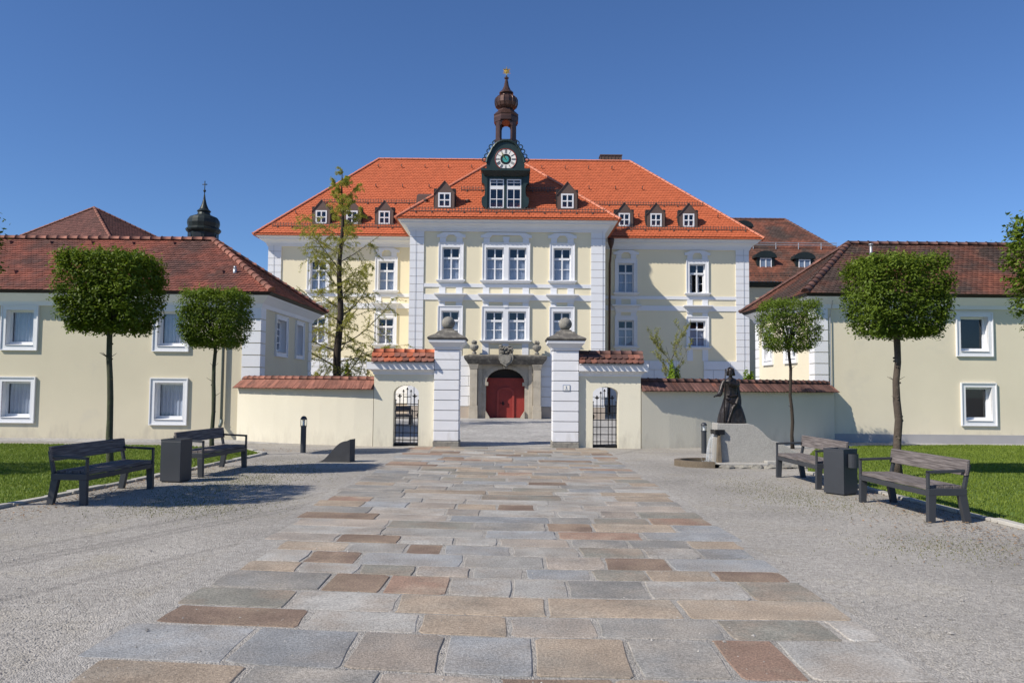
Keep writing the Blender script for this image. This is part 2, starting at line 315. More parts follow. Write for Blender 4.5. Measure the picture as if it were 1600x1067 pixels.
class Frame:
    """a vertical facade: u to the right, z up, d outwards"""
    def __init__(s, o, u, n): s.o = Vector(o); s.u = Vector(u); s.n = Vector(n)
    def p(s, u, z, d=0): q = s.o + s.u * u + s.n * d; return (q.x, q.y, q.z + z)
    def box(s, mb, u0, u1, z0, z1, d0, d1, m=0):
        mb.hexa([s.p(u0, z0, d1), s.p(u1, z0, d1), s.p(u1, z0, d0), s.p(u0, z0, d0), s.p(u0, z1, d1), s.p(u1, z1, d1), s.p(u1, z1, d0), s.p(u0, z1, d0)], m)
    def poly(s, mb, pts, d0, d1, m=0): mb.prism([s.p(u, z, d1) for u, z in pts], [s.p(u, z, d0) for u, z in pts], m)
    def flare(s, mb, b, t, m=0):
        """moulding: (u0,u1,d,z) at the bottom growing to (u0,u1,d,z) at the top"""
        u0, u1, d, z = b; U0, U1, D, Z = t
        mb.hexa([s.p(u0, z, d), s.p(u1, z, d), s.p(u1, z, -.01), s.p(u0, z, -.01), s.p(U0, Z, D), s.p(U1, Z, D), s.p(U1, Z, -.01), s.p(U0, Z, -.01)], m)
    def wall(s, mb, u0, u1, z0, z1, holes, reveal=.2, m=0, mr=0, md=None, room=.9):
        us = sorted({u0, u1, *[h[0] for h in holes], *[h[1] for h in holes]}); zs = sorted({z0, z1, *[h[2] for h in holes], *[h[3] for h in holes]})
        for i in range(len(us) - 1):
            for j in range(len(zs) - 1):
                cu, cz = (us[i] + us[i + 1]) / 2, (zs[j] + zs[j + 1]) / 2
                if any(h[0] < cu < h[1] and h[2] < cz < h[3] for h in holes): continue
                mb.poly([s.p(us[i], zs[j]), s.p(us[i + 1], zs[j]), s.p(us[i + 1], zs[j + 1]), s.p(us[i], zs[j + 1])], m)
        for a, b, c, e in holes:
            q = [(a, c), (b, c), (b, e), (a, e)]
            for k in range(4):
                (p0, p1) = q[k], q[(k + 1) % 4]
                mb.poly([s.p(*p0, 0), s.p(*p0, -reveal), s.p(*p1, -reveal), s.p(*p1, 0)], mr)
            if md is not None:        # the room behind
                g = .25; A = [(a - g, c - g), (b + g, c - g), (b + g, e + g), (a - g, e + g)]
                for k in range(4):
                    p0, p1 = A[k], A[(k + 1) % 4]; mb.poly([s.p(*p0, -reveal), s.p(*p0, -room), s.p(*p1, -room), s.p(*p1, -reveal)], md)
                    p2, p3 = q[k], q[(k + 1) % 4]; mb.poly([s.p(*p2, -reveal), s.p(*p0, -reveal), s.p(*p1, -reveal), s.p(*p3, -reveal)], md)
                mb.poly([s.p(*A[k], -room) for k in range(4)], md)
FRONT = lambda Y: Frame((0, Y, 0), (1, 0, 0), (0, -1, 0))

def window(par, fr, a, b, c, e, set_back=.14, style='cross', curtain=True, opened=False, fw=.07):
    """white casement in the opening a..b, c..e; panes and curtain are sub-parts"""
    mb = MB(); d0, d1 = -set_back - .06, -set_back
    bx = lambda *q: fr.box(mb, *q)
    bx(a, a + fw, c, e, d0, d1); bx(b - fw, b, c, e, d0, d1); bx(a + fw, b - fw, c, c + fw, d0, d1); bx(a + fw, b - fw, e - fw, e, d0, d1)
    cells = []; ia, ib, ic, ie = a + fw, b - fw, c + fw, e - fw; mid = (a + b) / 2
    if style == 'cross':                       # transom high up, centre post, a bar across the lower casements
        tz = ie - (ie - ic) * .31; bar = (ic + tz) / 2
        bx(ia, ib, tz - .055, tz + .055, d0, d1 + .025); bx(mid - .04, mid + .04, ic, tz - .055, d0, d1 + .02); bx(mid - .035, mid + .035, tz + .055, ie, d0, d1 + .01)
        for (p, q) in ((ia, mid - .035), (mid + .035, ib)):
            cells.append((p, q, tz + .055, ie))
            if not opened:
                bx(p, q, bar - .018, bar + .018, d0, d1); cells += [(p, q, ic, bar - .018), (p, q, bar + .018, tz - .055)]
    elif style == 'four':
        zz = (ic + ie) / 2; bx(mid - .03, mid + .03, ic, ie, d0, d1 + .01); bx(ia, mid - .03, zz - .025, zz + .025, d0, d1); bx(mid + .03, ib, zz - .025, zz + .025, d0, d1)
        for (p, q) in ((ia, mid - .03), (mid + .03, ib)): cells += [(p, q, ic, zz - .025), (p, q, zz + .025, ie)]
    elif style == 'two':
        bx(mid - .04, mid + .04, ic, ie, d0, d1 + .01); cells = [(ia, mid - .04, ic, ie), (mid + .04, ib, ic, ie)]
    elif style == 'grid':
        for k in range(1, 4): z = ic + (ie - ic) * k / 4; bx(ia, ib, z - .015, z + .015, d0, d1)
        bx(mid - .015, mid + .015, ic, ie, d0 - .002, d1 + .002)
        for k in range(4):
            z0, z1 = ic + (ie - ic) * k / 4 + .015, ic + (ie - ic) * (k + 1) / 4 - .015; cells += [(ia, mid - .015, z0, z1), (mid + .015, ib, z0, z1)]
    else: cells = [(ia, ib, ic, ie)]
    win = mb.build('window', 'white', par)
    for p, q, r, t in cells:
        g = MB(); fr.box(g, p, q, r, t, -set_back - .038, -set_back - .028); g.build('pane', 'glass', win)
    if opened:                                 # the two lower casements swung into the room
        for sgn, hinge in ((1, ia), (-1, ib)):
            wd = (ib - ia) / 2 * .95; ang = math.radians(62 if sgn > 0 else 50); L = tz - .055 - ic; g = MB(); h = MB()
            def pt(s_, z): return fr.p(hinge + sgn * s_ * math.cos(ang), ic + z, -set_back - .03 - s_ * math.sin(ang))
            def slab(m_, s0, s1, z0, z1, th):
                q = [pt(s0, z0), pt(s1, z0), pt(s1, z1), pt(s0, z1)]; n_ = (Vector(q[1]) - Vector(q[0])).cross(Vector(q[3]) - Vector(q[0])).normalized() * th
                m_.prism([tuple(Vector(k) + n_) for k in q], [tuple(Vector(k) - n_) for k in q])
            slab(g, 0, .05, 0, L, .02); slab(g, wd - .05, wd, 0, L, .02); slab(g, .05, wd - .05, 0, .05, .02); slab(g, .05, wd - .05, L - .05, L, .02); slab(g, .05, wd - .05, L / 2 - .015, L / 2 + .015, .018)
            g.build('casement', 'white', win); slab(h, .05, wd - .05, .05, L - .05, .004); h.build('pane', 'glass', win)
    elif curtain:
        g = MB(); top = ie if curtain != 'half' else (tz - .05); n = 26
        for side in ((ia, ib),) if curtain == 'full' else ((ia, ia + (ib - ia) * .52), (ib - (ib - ia) * .50, ib)):
            ph = rnd.random() * 6; pr = []
            for k in range(n + 1):
                u = side[0] + (side[1] - side[0]) * k / n; d = -set_back - .095 + .016 * math.sin(k * 1.5 + ph) + .010 * math.sin(k * 2.9 + ph * 2); pr.append((u, d))
            for k in range(n):
                (u0, q0), (u1, q1) = pr[k], pr[k + 1]; g.poly([fr.p(u0, ic - .02, q0), fr.p(u1, ic - .02, q1), fr.p(u1, top, q1), fr.p(u0, top, q0)])
        g.build('curtain', 'curtain', win, smooth=False)
    return win

def tile_plane(mb, corners, tw, row, m=0, thick=.02, seed=1, lift=.03):
    """cover a planar roof polygon (first edge = eave, left to right seen from outside) with overlapping rounded tiles"""
    C = [Vector(c) for c in corners]; u = (C[1] - C[0]).normalized(); n = None
    for k in range(2, len(C)):
        n = u.cross(C[k] - C[0])
        if n.length > 1e-4: n.normalize(); break
    v = n.cross(u); pol = [((c - C[0]).dot(u), (c - C[0]).dot(v)) for c in C]
    rg = random.Random(seed); vmax = max(p[1] for p in pol)
    def span(y):
        xs = []
        for k in range(len(pol)):
            (x0, y0), (x1, y1) = pol[k], pol[(k + 1) % len(pol)]
            if (y0 - y) * (y1 - y) < 0: xs.append(x0 + (x1 - x0) * (y - y0) / (y1 - y0))
        return (min(xs), max(xs)) if len(xs) >= 2 else None
    j = 0; y = -.05
    while y < vmax - row * .3:
        sp = span(max(y + row * .5, .01))
        if sp:
            a0 = sp[0] - tw * (.5 if j % 2 else 1.0)
            k0 = math.floor(sp[0] / tw); k1 = math.ceil(sp[1] / tw)
            for k in range(k0 - 1, k1 + 1):
                x = k * tw + (tw / 2 if j % 2 else 0); cx = x + tw / 2
                if cx < sp[0] or cx > sp[1]: continue
                g = .006; x0, x1 = max(x + g, sp[0] - .05), min(x + tw - g, sp[1] + .05); h = row * 1.25; w_ = x1 - x0
                h0 = lift + rg.uniform(-.004, .006); y0 = y + rg.uniform(-.008, .008)
                loc = [(x0, y0 + row * .22, h0), (x0 + w_ * .25, y0 + .02 * 1, h0), (x0 + w_ * .75, y0 + .02, h0), (x1, y0 + row * .22, h0), (x1, y0 + h, .004), (x0, y0 + h, .004)]
                pt = [C[0] + u * a + v * b + n * c for a, b, c in loc]; bt = [p - n * thick for p in pt[:4]]
                i = mb.add(pt + bt); t = rg.random()
                mb.face((i, i + 1, i + 2, i + 3, i + 4, i + 5), m, t)
                for e in range(3): mb.face((i + e, i + 6 + e, i + 7 + e, i + e + 1), m, t)
        y += row; j += 1

CAP_MESH = {}
def cap_mesh(key, L, r, mt):
    """half-round ridge tile along +x, flared at one end"""
    if key in CAP_MESH: return CAP_MESH[key]
    mb = MB(); seg = 6; rings = []
    for x, k in ((0, 1.16), (.05 * L, 1.16), (.06 * L, 1.0), (L, .93)):
        rings.append(mb.add([(x, r * k * math.cos(math.pi * q / seg), r * k * math.sin(math.pi * q / seg) - r * .3) for q in range(seg + 1)]))
    for a in range(len(rings) - 1):
        for q in range(seg): mb.face((rings[a] + q, rings[a] + q + 1, rings[a + 1] + q + 1, rings[a + 1] + q))
    mb.face(tuple(rings[0] + q for q in range(seg + 1))); mb.face(tuple(rings[-1] + q for q in reversed(range(seg + 1))))
    me = bpy.data.meshes.new('ridge_tile'); me.from_pydata(mb.v, [], mb.f); me.materials.append(MATS[mt]); me.polygons.foreach_set('use_smooth', [True] * len(mb.f))
    CAP_MESH[key] = me; return me
def caps(parent, p, q, key, L, r, mt, joined=None):
    p, q = Vector(p), Vector(q); d = q - p; n = max(1, round(d.length / L)); d.normalize(); step = (q - p).length / n
    side = Vector((0, 0, 1)).cross(d).normalized(); up = d.cross(side); me = cap_mesh(key, L * 1.06, r, mt); off = world_of(parent)
    for k in range(n):
        R_ = Matrix((d, side, up)).transposed(); j = Matrix.Rotation(rnd.uniform(-.02, .02), 3, 'Z') @ Matrix.Rotation(rnd.uniform(-.02, .02), 3, 'Y')
        Mx = (R_ @ j).to_4x4(); Mx.translation = p + d * (k * step)
        if joined is not None:
            i = joined.add([Mx @ v.co for v in me.vertices])
            for f in me.polygons: joined.face(tuple(i + e for e in f.vertices))
        else:
            o = bpy.data.objects.new('ridge_tile', me); COL.objects.link(o); o.parent = parent; Mx.translation = Mx.translation - off; o.matrix_local = Mx

# ------------------------------------------------------------------ the ground
def sheet(name, pts, z, mt):
    mb = MB(); mb.poly([(x, y, z) for x, y in pts]); return mb.build(name, mt, kind='structure')
ground = sheet('gravel_ground', [(-300, -120), (300, -120), (300, 600), (-300, 600)], 0, 'gravel')
sheet('courtyard', [(-60, 22.75), (60, 22.75), (60, 160), (-60, 160)], .004, 'cobble')
# lawns, each with a granite kerb
LAWN_L = [(-30, 3), (-7.72, 3), (-6.85, 11.0), (-6.25, 16), (-5.95, 19.4), (-6.8, 20.6), (-9, 21.6), (-30, 22.3)]
LAWN_R = [(30, 3), (6.55, 3), (6.33, 9.8), (6.05, 13), (6.0, 16.2), (7.2, 19.5), (8.6, 22.6), (10.6, 23.9), (14, 24.6), (30, 24.6)]
sheet('lawn', LAWN_L, .012, 'turf'); sheet('lawn', LAWN_R[::-1], .012, 'turf')
def inside(x, y, pol):
    c = np.zeros(len(x), bool)
    for k in range(len(pol)):
        (x0, y0), (x1, y1) = pol[k], pol[(k + 1) % len(pol)]
        hit = ((y0 > y) != (y1 > y)) & (x < (x1 - x0) * (y - y0) / (y1 - y0 + 1e-12) + x0); c ^= hit
    return c
def grass(pol, x0, x1, y0, y1, n, seed, label):
    rg = np.random.RandomState(seed); x = rg.uniform(x0, x1, n); y = rg.uniform(y0, y1, n); k = inside(x, y, pol); x, y = x[k], y[k]; n = len(x)
    a = rg.uniform(0, 6.283, n); h = rg.uniform(.018, .045, n); wd = rg.uniform(.004, .009, n) * (1 + (y - 8) * .04); le = rg.uniform(-.02, .02, (n, 2))
    V = np.zeros((n, 3, 3)); V[:, 0, 0] = x - np.cos(a) * wd; V[:, 0, 1] = y - np.sin(a) * wd; V[:, 1, 0] = x + np.cos(a) * wd; V[:, 1, 1] = y + np.sin(a) * wd
    V[:, 2, 0] = x + le[:, 0]; V[:, 2, 1] = y + le[:, 1]; V[:, 2, 2] = h; V[:, :, 2] += .012
    cl = .5 + .5 * np.sin(x * 1.3 + np.sin(y * .9)) * np.sin(y * 1.1); tint = np.clip(rg.uniform(0, .75, n) + .3 * cl, 0, 1)
    o = np_mesh('grass', V.reshape(-1, 3), 3, 'grass_blade', tint=tint, kind='stuff'); tag(o, label, 'grass')
grass(LAWN_L, -15, -5.9, 9, 22.2, 150000, 3, 'short mown grass of the lawn on the left below the two larger dark crowns')
grass(LAWN_R, 5.9, 18, 9, 24.7, 210000, 4, 'short mown grass of the lawn on the right behind the two benches')
def kerb(pts, mt='pale_stone'):
    base = MB()
    for (x0, y0), (x1, y1) in zip(pts[:-1], pts[1:]):
        d = Vector((x1 - x0, y1 - y0, 0)).normalized(); nn = Vector((-d.y, d.x, 0)) * .05
        a, b = Vector((x0, y0, 0)), Vector((x1, y1, 0)); base.hexa([a - nn, b - nn, b + nn, a + nn] + [p + Vector((0, 0, .006)) for p in (a - nn, b - nn, b + nn, a + nn)])
    k = base.build('kerb', 'soil', kind='structure')
    for (x0, y0), (x1, y1) in zip(pts[:-1], pts[1:]):
        a, b = Vector((x0, y0, 0)), Vector((x1, y1, 0)); L = (b - a).length; d = (b - a) / L; s = 0; nn = Vector((-d.y, d.x, 0))
        while s < L - .05:
            l = min(rnd.uniform(.45, .85), L - s); g = .012; p, q = a + d * (s + g), a + d * (s + l - g); wv = nn * rnd.uniform(.055, .07); h = rnd.uniform(.035, .055); mb = MB()
            mb.hexa([p - wv, q - wv, q + wv, p + wv] + [e + Vector((0, 0, h + rnd.uniform(-.006, .006))) for e in (p - wv, q - wv, q + wv, p + wv)])
            mb.build('kerb_stone', mt, k, bevel=.01); s += l
kerb([(-7.72, 5), (-6.85, 11.0), (-6.25, 16), (-5.95, 19.4), (-6.8, 20.6)]); kerb([(6.5, 5), (6.33, 9.8), (6.05, 13), (6.0, 16.2)])

# ---- the flagstone path
path = sheet('path', [(-2.85, -4), (2.55, -4), (2.62, 22.3), (-2.85, 22.3)], .0145, 'gravel_joint')
PL, PR = -2.73, 2.47
def bend(x): return .105 * max(0, -x) if x < 0 else -.012 * x
rows = [(4.02, 4.71, [65, 345, 575, 775, 972, 1070, 1257, 1480], 1062, 'tan gray warm brown tan bluegray tan'),
        (4.71, 5.44, [127, 360, 545, 690, 835, 985, 1130, 1235, 1420], 1020, 'bluegray bluegray warm bluegray tan gray rust light'),
        (5.44, 5.92, [232, 470, 655, 795, 933, 1125, 1300, 1385], 975, 'brown light tan warm gray green light'),
        (5.92, 6.45, [270, 447, 618, 855, 1062, 1330], 945, 'green light tan tan tan'),
        (6.45, 7.05, [325, 505, 600, 702, 800, 887, 1010, 1160, 1268], 915, 'gray brown rust light light gray light green'),
        (7.05, 7.45, [365, 460, 558, 648, 735, 820, 925, 1010, 1115, 1228], 892, 'tan light green warm light bluegray green tan brown'),
        (7.45, 7.98, [398, 472, 558, 722, 850, 945, 1045, 1208], 877, 'light brown bluegray light warm brown bluegray'),
        (7.98, 8.46, [425, 540, 634, 692, 800, 905, 1008, 1090, 1172], 860, 'tan light brown bluegray light green light bluegray')]
ROWS = []
for d0, d1, xs, py, cs in rows:
    X = [P(x, py, (d0 + d1) / 2)[0] for x in xs]; X[0] = max(X[0], PL - .05); X[-1] = min(X[-1], PR + .06); ROWS.append((d0, d1, X, cs.split()))
d0 = 8.46; pal = ['bluegray'] * 4 + ['gray'] * 4 + ['light'] * 5 + ['warm'] * 5 + ['tan'] * 5 + ['brown'] * 2 + ['rust'] * 2 + ['green'] * 3
pr = random.Random(21)
while d0 < 21.7:
    d1 = d0 + pr.uniform(.40, .58); X = [PL + pr.uniform(-.08, .1)]
    while X[-1] < PR - .35: X.append(X[-1] + pr.choice((pr.uniform(.45, .75), pr.uniform(.6, 1.0), pr.uniform(.9, 1.35))))
    X[-1] = PR + pr.uniform(-.08, .1); ROWS.append((d0, d1, X, [pr.choice(pal) for _ in X])); d0 = d1
ROWS.insert(0, (3.45, 4.02, [PL, -1.9, -.8, .1, 1.2, PR], ['gray', 'tan', 'light', 'warm', 'gray']))
ROWS.insert(0, (2.9, 3.45, [PL, -1.4, -.4, .6, 1.5, PR], ['warm', 'tan', 'bluegray', 'light', 'gray']))
n_slab = 0; extra = {}
for d0, d1, X, cs in ROWS:
    for k in range(len(X) - 1):
        g = pr.uniform(.010, .024); x0, x1 = X[k] + g, X[k + 1] - g; y0, y1 = d0 + g, d1 - g; j = lambda a=.013: pr.uniform(-a, a)
        if x1 - x0 < .12: continue
        out = []; c = .05; w_, h_ = x1 - x0, y1 - y0
        # outline with knocked corners and slightly wavy edges
        ed = [(x0 + c * pr.random(), y0), (x0 + w_ * .35, y0), (x0 + w_ * .7, y0), (x1 - c * pr.random(), y0), (x1, y0 + c * pr.random()), (x1, y0 + h_ * .5), (x1, y1 - c * pr.random()),
              (x1 - c * pr.random(), y1), (x0 + w_ * .6, y1), (x0 + w_ * .3, y1), (x0 + c * pr.random(), y1), (x0, y1 - c * pr.random()), (x0, y0 + h_ * .45), (x0, y0 + c * pr.random())]
        for (x, y) in ed: x += j(); y += j(.009); out.append((x, y + bend(x)))
        top = .019 + pr.uniform(-.003, .005); tl = (pr.uniform(-.004, .004), pr.uniform(-.004, .004)); cx = sum(p[0] for p in out) / 14; cy = sum(p[1] for p in out) / 14
        zt = lambda x, y: top + tl[0] * (x - cx) + tl[1] * (y - cy)
        ins = [(cx + (x - cx) * (1 - .007 / max(.1, abs(x - cx) + .05)), cy + (y - cy) * (1 - .006 / max(.1, abs(y - cy) + .05))) for x, y in out]
        mb = MB() if n_slab < 300 else extra.setdefault(cs[k], MB())
        i = mb.add([(x, y, -.03) for x, y in out] + [(x, y, zt(x, y) - .004) for x, y in out] + [(x, y, zt(x, y)) for x, y in ins])
        n = 14; mb.face(tuple(i + 2 * n + e for e in range(n)))
        for q in range(2):
            for e in range(n): mb.face((i + q * n + e, i + q * n + (e + 1) % n, i + (q + 1) * n + (e + 1) % n, i + (q + 1) * n + e))
        if n_slab < 300: mb.build('slab', 'slab_' + cs[k], path)
        n_slab += 1
for c, mb in extra.items(): mb.build('slab', 'slab_' + c, path, kind='stuff')

# ---- loose pebbles, weeds and leaf litter
def scatter_pebbles():
    rg = np.random.RandomState(11); n = 26000; y = 4.2 + 10 * rg.rand(n) ** 1.6; x = rg.uniform(-1, 1, n) * (y * .68 + .5)
    on = (x > PL - .02) & (x < PR + .05); keep = ~on | (rg.rand(n) < .10); x, y, on = x[keep], y[keep], on[keep]; n = len(x); r = rg.uniform(.004, .010, n); r[rg.rand(n) < .01] *= 2.2
    z = np.where(on, .016, 0) + r * .35; sq = rg.uniform(.6, 1.2, (n, 3)); sq[:, 2] *= .6; th = rg.uniform(0, 6.28, n)
    dirs = np.array([[1, 0, 0], [0, 1, 0], [-1, 0, 0], [0, -1, 0], [0, 0, 1], [0, 0, -1]], float); faces = [(0, 1, 4), (1, 2, 4), (2, 3, 4), (3, 0, 4)]
    V = np.zeros((n, 4, 3, 3))
    for f, fc in enumerate(faces):
        for c_, d in enumerate(fc):
            q = dirs[d] * sq * r[:, None]; V[:, f, c_, 0] = x + q[:, 0] * np.cos(th) - q[:, 1] * np.sin(th); V[:, f, c_, 1] = y + q[:, 0] * np.sin(th) + q[:, 1] * np.cos(th); V[:, f, c_, 2] = z + q[:, 2]
    o = np_mesh('gravel_stones', V.reshape(-1, 3), 3, 'pebble', tint=np.repeat(rg.rand(n), 4), kind='stuff'); tag(o, 'loose grey grit lying on the gravel beside the flagstone path', 'gravel')
scatter_pebbles()
def tufts(name, spots, n, matn, label, cat, hmax, seed, flat=False):
    rg = np.random.RandomState(seed); X = []; Y = []
    for (cx, cy, rx, ry, wt) in spots:
        k = int(n * wt); X.append(cx + rg.normal(0, 1, k) * rx); Y.append(cy + rg.normal(0, 1, k) * ry)
    x = np.concatenate(X); y = np.concatenate(Y); ok = (x < PL - .1) | (x > PR + .1); x, y = x[ok], y[ok]; n = len(x); a = rg.uniform(0, 6.28, n)
    if flat:
        s = rg.uniform(.006, .016, n); V = np.zeros((n, 4, 3)); tl = rg.uniform(-.4, .4, (n, 2))
        for c_, (p, q) in enumerate(((-1, -.6), (1, -.6), (1, .6), (-1, .6))):
            V[:, c_, 0] = x + s * (p * np.cos(a) - q * np.sin(a)); V[:, c_, 1] = y + s * (p * np.sin(a) + q * np.cos(a)); V[:, c_, 2] = .014 + s * (p * tl[:, 0] + q * tl[:, 1]) + s * .4
        o = np_mesh(name, V.reshape(-1, 3), 4, matn, tint=rg.rand(n), kind='stuff')
    else:
        h = rg.uniform(.3, 1, n) * hmax; wd = rg.uniform(.003, .006, n); le = rg.uniform(-.6, .6, (n, 2)) * h[:, None]; V = np.zeros((n, 3, 3))
        V[:, 0, 0] = x - np.cos(a) * wd; V[:, 0, 1] = y - np.sin(a) * wd; V[:, 1, 0] = x + np.cos(a) * wd; V[:, 1, 1] = y + np.sin(a) * wd; V[:, 2, 0] = x + le[:, 0]; V[:, 2, 1] = y + le[:, 1]; V[:, 2, 2] = h
        o = np_mesh(name, V.reshape(-1, 3), 3, matn, tint=rg.rand(n), kind='stuff')
    tag(o, label, cat)
tufts('weeds', [(-4.6, 15.2, .6, 1.6, .3), (-4.9, 13, .5, 1.2, .25), (-4.3, 11, .6, .5, .15), (4.6, 12.3, .6, .8, .15), (4.7, 8.7, .5, .4, .08), (4.2, 14, .5, 1, .07)], 15000, 'weed', 'thin yellowish weeds sprouting from the gravel beside the benches', 'weeds', .022, 5)
tufts('leaf_litter', [(-6.35, 13, .25, 2.4, .35), (-5.9, 15.5, .4, 1.5, .1), (5.7, 12, .3, 2, .3), (5.4, 9.6, .6, 1, .15), (-6.6, 20.3, 1.0, .25, .1)], 3600, 'litter', 'brown fallen leaf crumbs along the kerbs under the benches', 'leaf litter', .02, 6, True)

# ------------------------------------------------------------------ the manor house
YC, YW = 42.0, 47.0
house = thing('manor_house', 'large cream and white manor house with orange tiled roof and clock turret', 'manor house', (-.45, YC, 0))
fc, fw_ = FRONT(YC), FRONT(YW)
CX0, CX1 = P(640.5, 450, YC)[0], P(944.5, 450, YC)[0]; WX0, WX1 = -14.5, 14.0
ZT = 9.98                                           # underside of the cornice
up, lo = (7.28, 9.03), (4.10, 5.64)                 # window openings, upper and lower floor
cwin = [P(x, 450, YC)[0] for x in (704.2, 772.7, 808.2, 878.2)]; lwin = [P(497, 450, YW)[0], P(603.5, 450, YW)[0]]; rwin = [P(978, 450, YW)[0], P(1089.5, 450, YW)[0]]
HW = .47
mb = MB(); z_pl = 3.27
PX = P(789.6, 600, YC)[0]
fc.wall(mb, CX0, CX1, 0, ZT + .5, [(x - HW, x + HW, *q) for x in cwin for q in (up, lo)] + [(PX - 1.02, PX + 1.02, 0, 2.75)], .2, 0, 1, 2)
fs = Frame((CX1, YC, 0), (0, 1, 0), (1, 0, 0)); fs.wall(mb, 0, YW - YC, 0, ZT + .5, [])
fs = Frame((CX0, YC, 0), (0, -1, 0), (-1, 0, 0)); fs.wall(mb, YC - YW, 0, 0, ZT + .5, [])
mb.build('wall', ['cream', 'white', 'dark_room'], house)
for (a, b, ws) in ((WX0, CX0, lwin), (CX1, WX1, rwin)):
    mb = MB(); hol = [(x - HW, x + HW, *q) for x in ws for q in (up, lo)] + [(ws[1] - .8, ws[1] + .1, .9, 1.98)]
    fw_.wall(mb, a, b, 0, ZT + .5, hol, .2, 0, 1, 2)
    if a == WX0: Frame((WX0, YW, 0), (0, -1, 0), (-1, 0, 0)).wall(mb, -12.5, 0, 0, ZT + .5, [])
    else: Frame((WX1, YW, 0), (0, 1, 0), (1, 0, 0)).wall(mb, 0, 12.5, 0, ZT + .5, [])
    mb.build('wall', ['cream', 'white', 'dark_room'], house)
    window(house, fw_, ws[1] - .8, ws[1] + .1, .9, 1.98, .12, 'two', False)
    mb = MB(); fw_.box(mb, ws[1] - 1.05, ws[1] + .35, 1.98, 2.22, -.01, .055); fw_.box(mb, ws[1] - 1.05, ws[1] - .8, .9, 1.98, -.01, .055); fw_.box(mb, ws[1] + .1, ws[1] + .35, .9, 1.98, -.01, .055); mb.build('cellar_window_surround', 'cream', house)

# windows with surrounds, sills, hoods and the white bands
def dressings(fr, groups, u0, u1, base):
    """groups: list of window-centre lists that share a hood"""
    bands = MB(); e = .045
    fr.box(bands, u0, u1, 7.0 - .1, 7.09, -.01, e); fr.box(bands, u0, u1, 6.22, 6.52, -.01, e)
    for g in groups:
        a, b = g[0] - .63, g[-1] + .63
        for x in [g[0] - .45, g[-1] + .45] + ([sum(g) / 2] if len(g) > 1 else []):
            fr.box(bands, x - .17, x + .17, 6.52, 6.9, -.01, .035); fr.box(bands, x - .17, x + .17, base, 3.95, -.01, .035)
            fr.box(bands, x - .16, x + .16, 5.87, 6.22, -.01, .035)
    bands.build('wall_band', 'white', house)
    for g in groups:
        a, b = g[0] - .62, g[-1] + .62
        for (z0, z1) in (up, lo):
            m = MB(); t = .055; zt = z1 + .22
            fr.box(m, a, g[0] - HW, z0, zt, -.01, t); fr.box(m, g[-1] + HW, b, z0, zt, -.01, t); fr.box(m, g[0] - HW, g[-1] + HW, z1, zt, -.01, t)
            if len(g) > 1: fr.box(m, g[0] + HW, g[1] - HW, z0, z1, -.01, t)
            o_ = .05; fr.box(m, a - o_, a, z0, zt + o_, -.01, t + .035); fr.box(m, b, b + o_, z0, zt + o_, -.01, t + .035); fr.box(m, a, b, zt, zt + o_, -.01, t + .035)
            m.build('window_surround', 'white', house)
            m = MB(); fr.flare(m, (a - .05, b + .05, .08, z0 - .16), (a - .13, b + .13, .2, z0 - .05)); fr.box(m, a - .15, b + .15, z0 - .05, z0 - .003, -.01, .23); m.build('window_sill', 'white', house)
        # curved hood over the upper window
        m = MB(); zb = up[1] + .27; h = .30; d = .105
        prof = lambda s: [(a + .02, zb)]
        fr.box(m, a + .02, a + .34, zb, zb + h, -.01, .07); fr.box(m, b - .34, b - .02, zb, zb + h, -.01, .07)
        if len(g) > 1: c = (a + b) / 2; fr.poly(m, [(c - .12, zb), (c + .12, zb), (c + .19, zb + h), (c - .19, zb + h)], -.01, .07)
        fr.poly(m, [(a - .14, zb + h - .06), (a + .34, zb + h - .06), (a + .48, zb + h + .08), (b - .48, zb + h + .08), (b - .34, zb + h - .06), (b + .14, zb + h - .06), (b + .14, zb + h + .08), (b + .02, zb + h + .10), (b - .22, zb + h + .22), (a + .22, zb + h + .22), (a - .02, zb + h + .10), (a - .14, zb + h + .08)], -.01, d)
        m.build('window_hood', 'white', house)
        # cavetto cornice over the lower window
        m = MB(); zz = 6.12
        for k in range(5):
            s0, s1 = k / 5, (k + 1) / 5; f0, f1 = 1 - math.sqrt(1 - s0 * s0), 1 - math.sqrt(max(0, 1 - s1 * s1)) * .98
            e0, e1 = .02 + .19 * f0, .02 + .19 * f1; fr.flare(m, (a - e0, b + e0, .1 + .26 * f0, zz + .36 * s0), (a - e1, b + e1, .1 + .26 * f1, zz + .36 * s1))
        fr.box(m, a - .24, b + .24, zz + .36, zz + .42, -.01, .40); m.build('window_cornice', 'white', house)
        if len(g) > 1:
            m = MB(); c = sum(g) / 2; fr.poly(m, [(c - .10, 5.84), (c + .10, 5.84), (c + .17, 6.12), (c - .17, 6.12)], -.01, .1); m.build('keystone', 'white', house)
dressings(fc, [[cwin[0]], cwin[1:3], [cwin[3]]], CX0 + .72, CX1 - .72, z_pl)
dressings(fw_, [[x] for x in lwin], WX0 + .75, CX0, z_pl); dressings(fw_, [[x] for x in rwin], CX1, WX1 - .75, z_pl)
for fr, ws in ((fc, cwin), (fw_, lwin), (fw_, rwin)):
    for x in ws:
        for q in (up, lo):
            op = (x == rwin[1] and q == up)
            wn = window(house, fr, x - HW, x + HW, *q, style='cross', curtain='half', opened=op)
            if op: wn['label'] = 'white window with its lower casements open to a dark room'
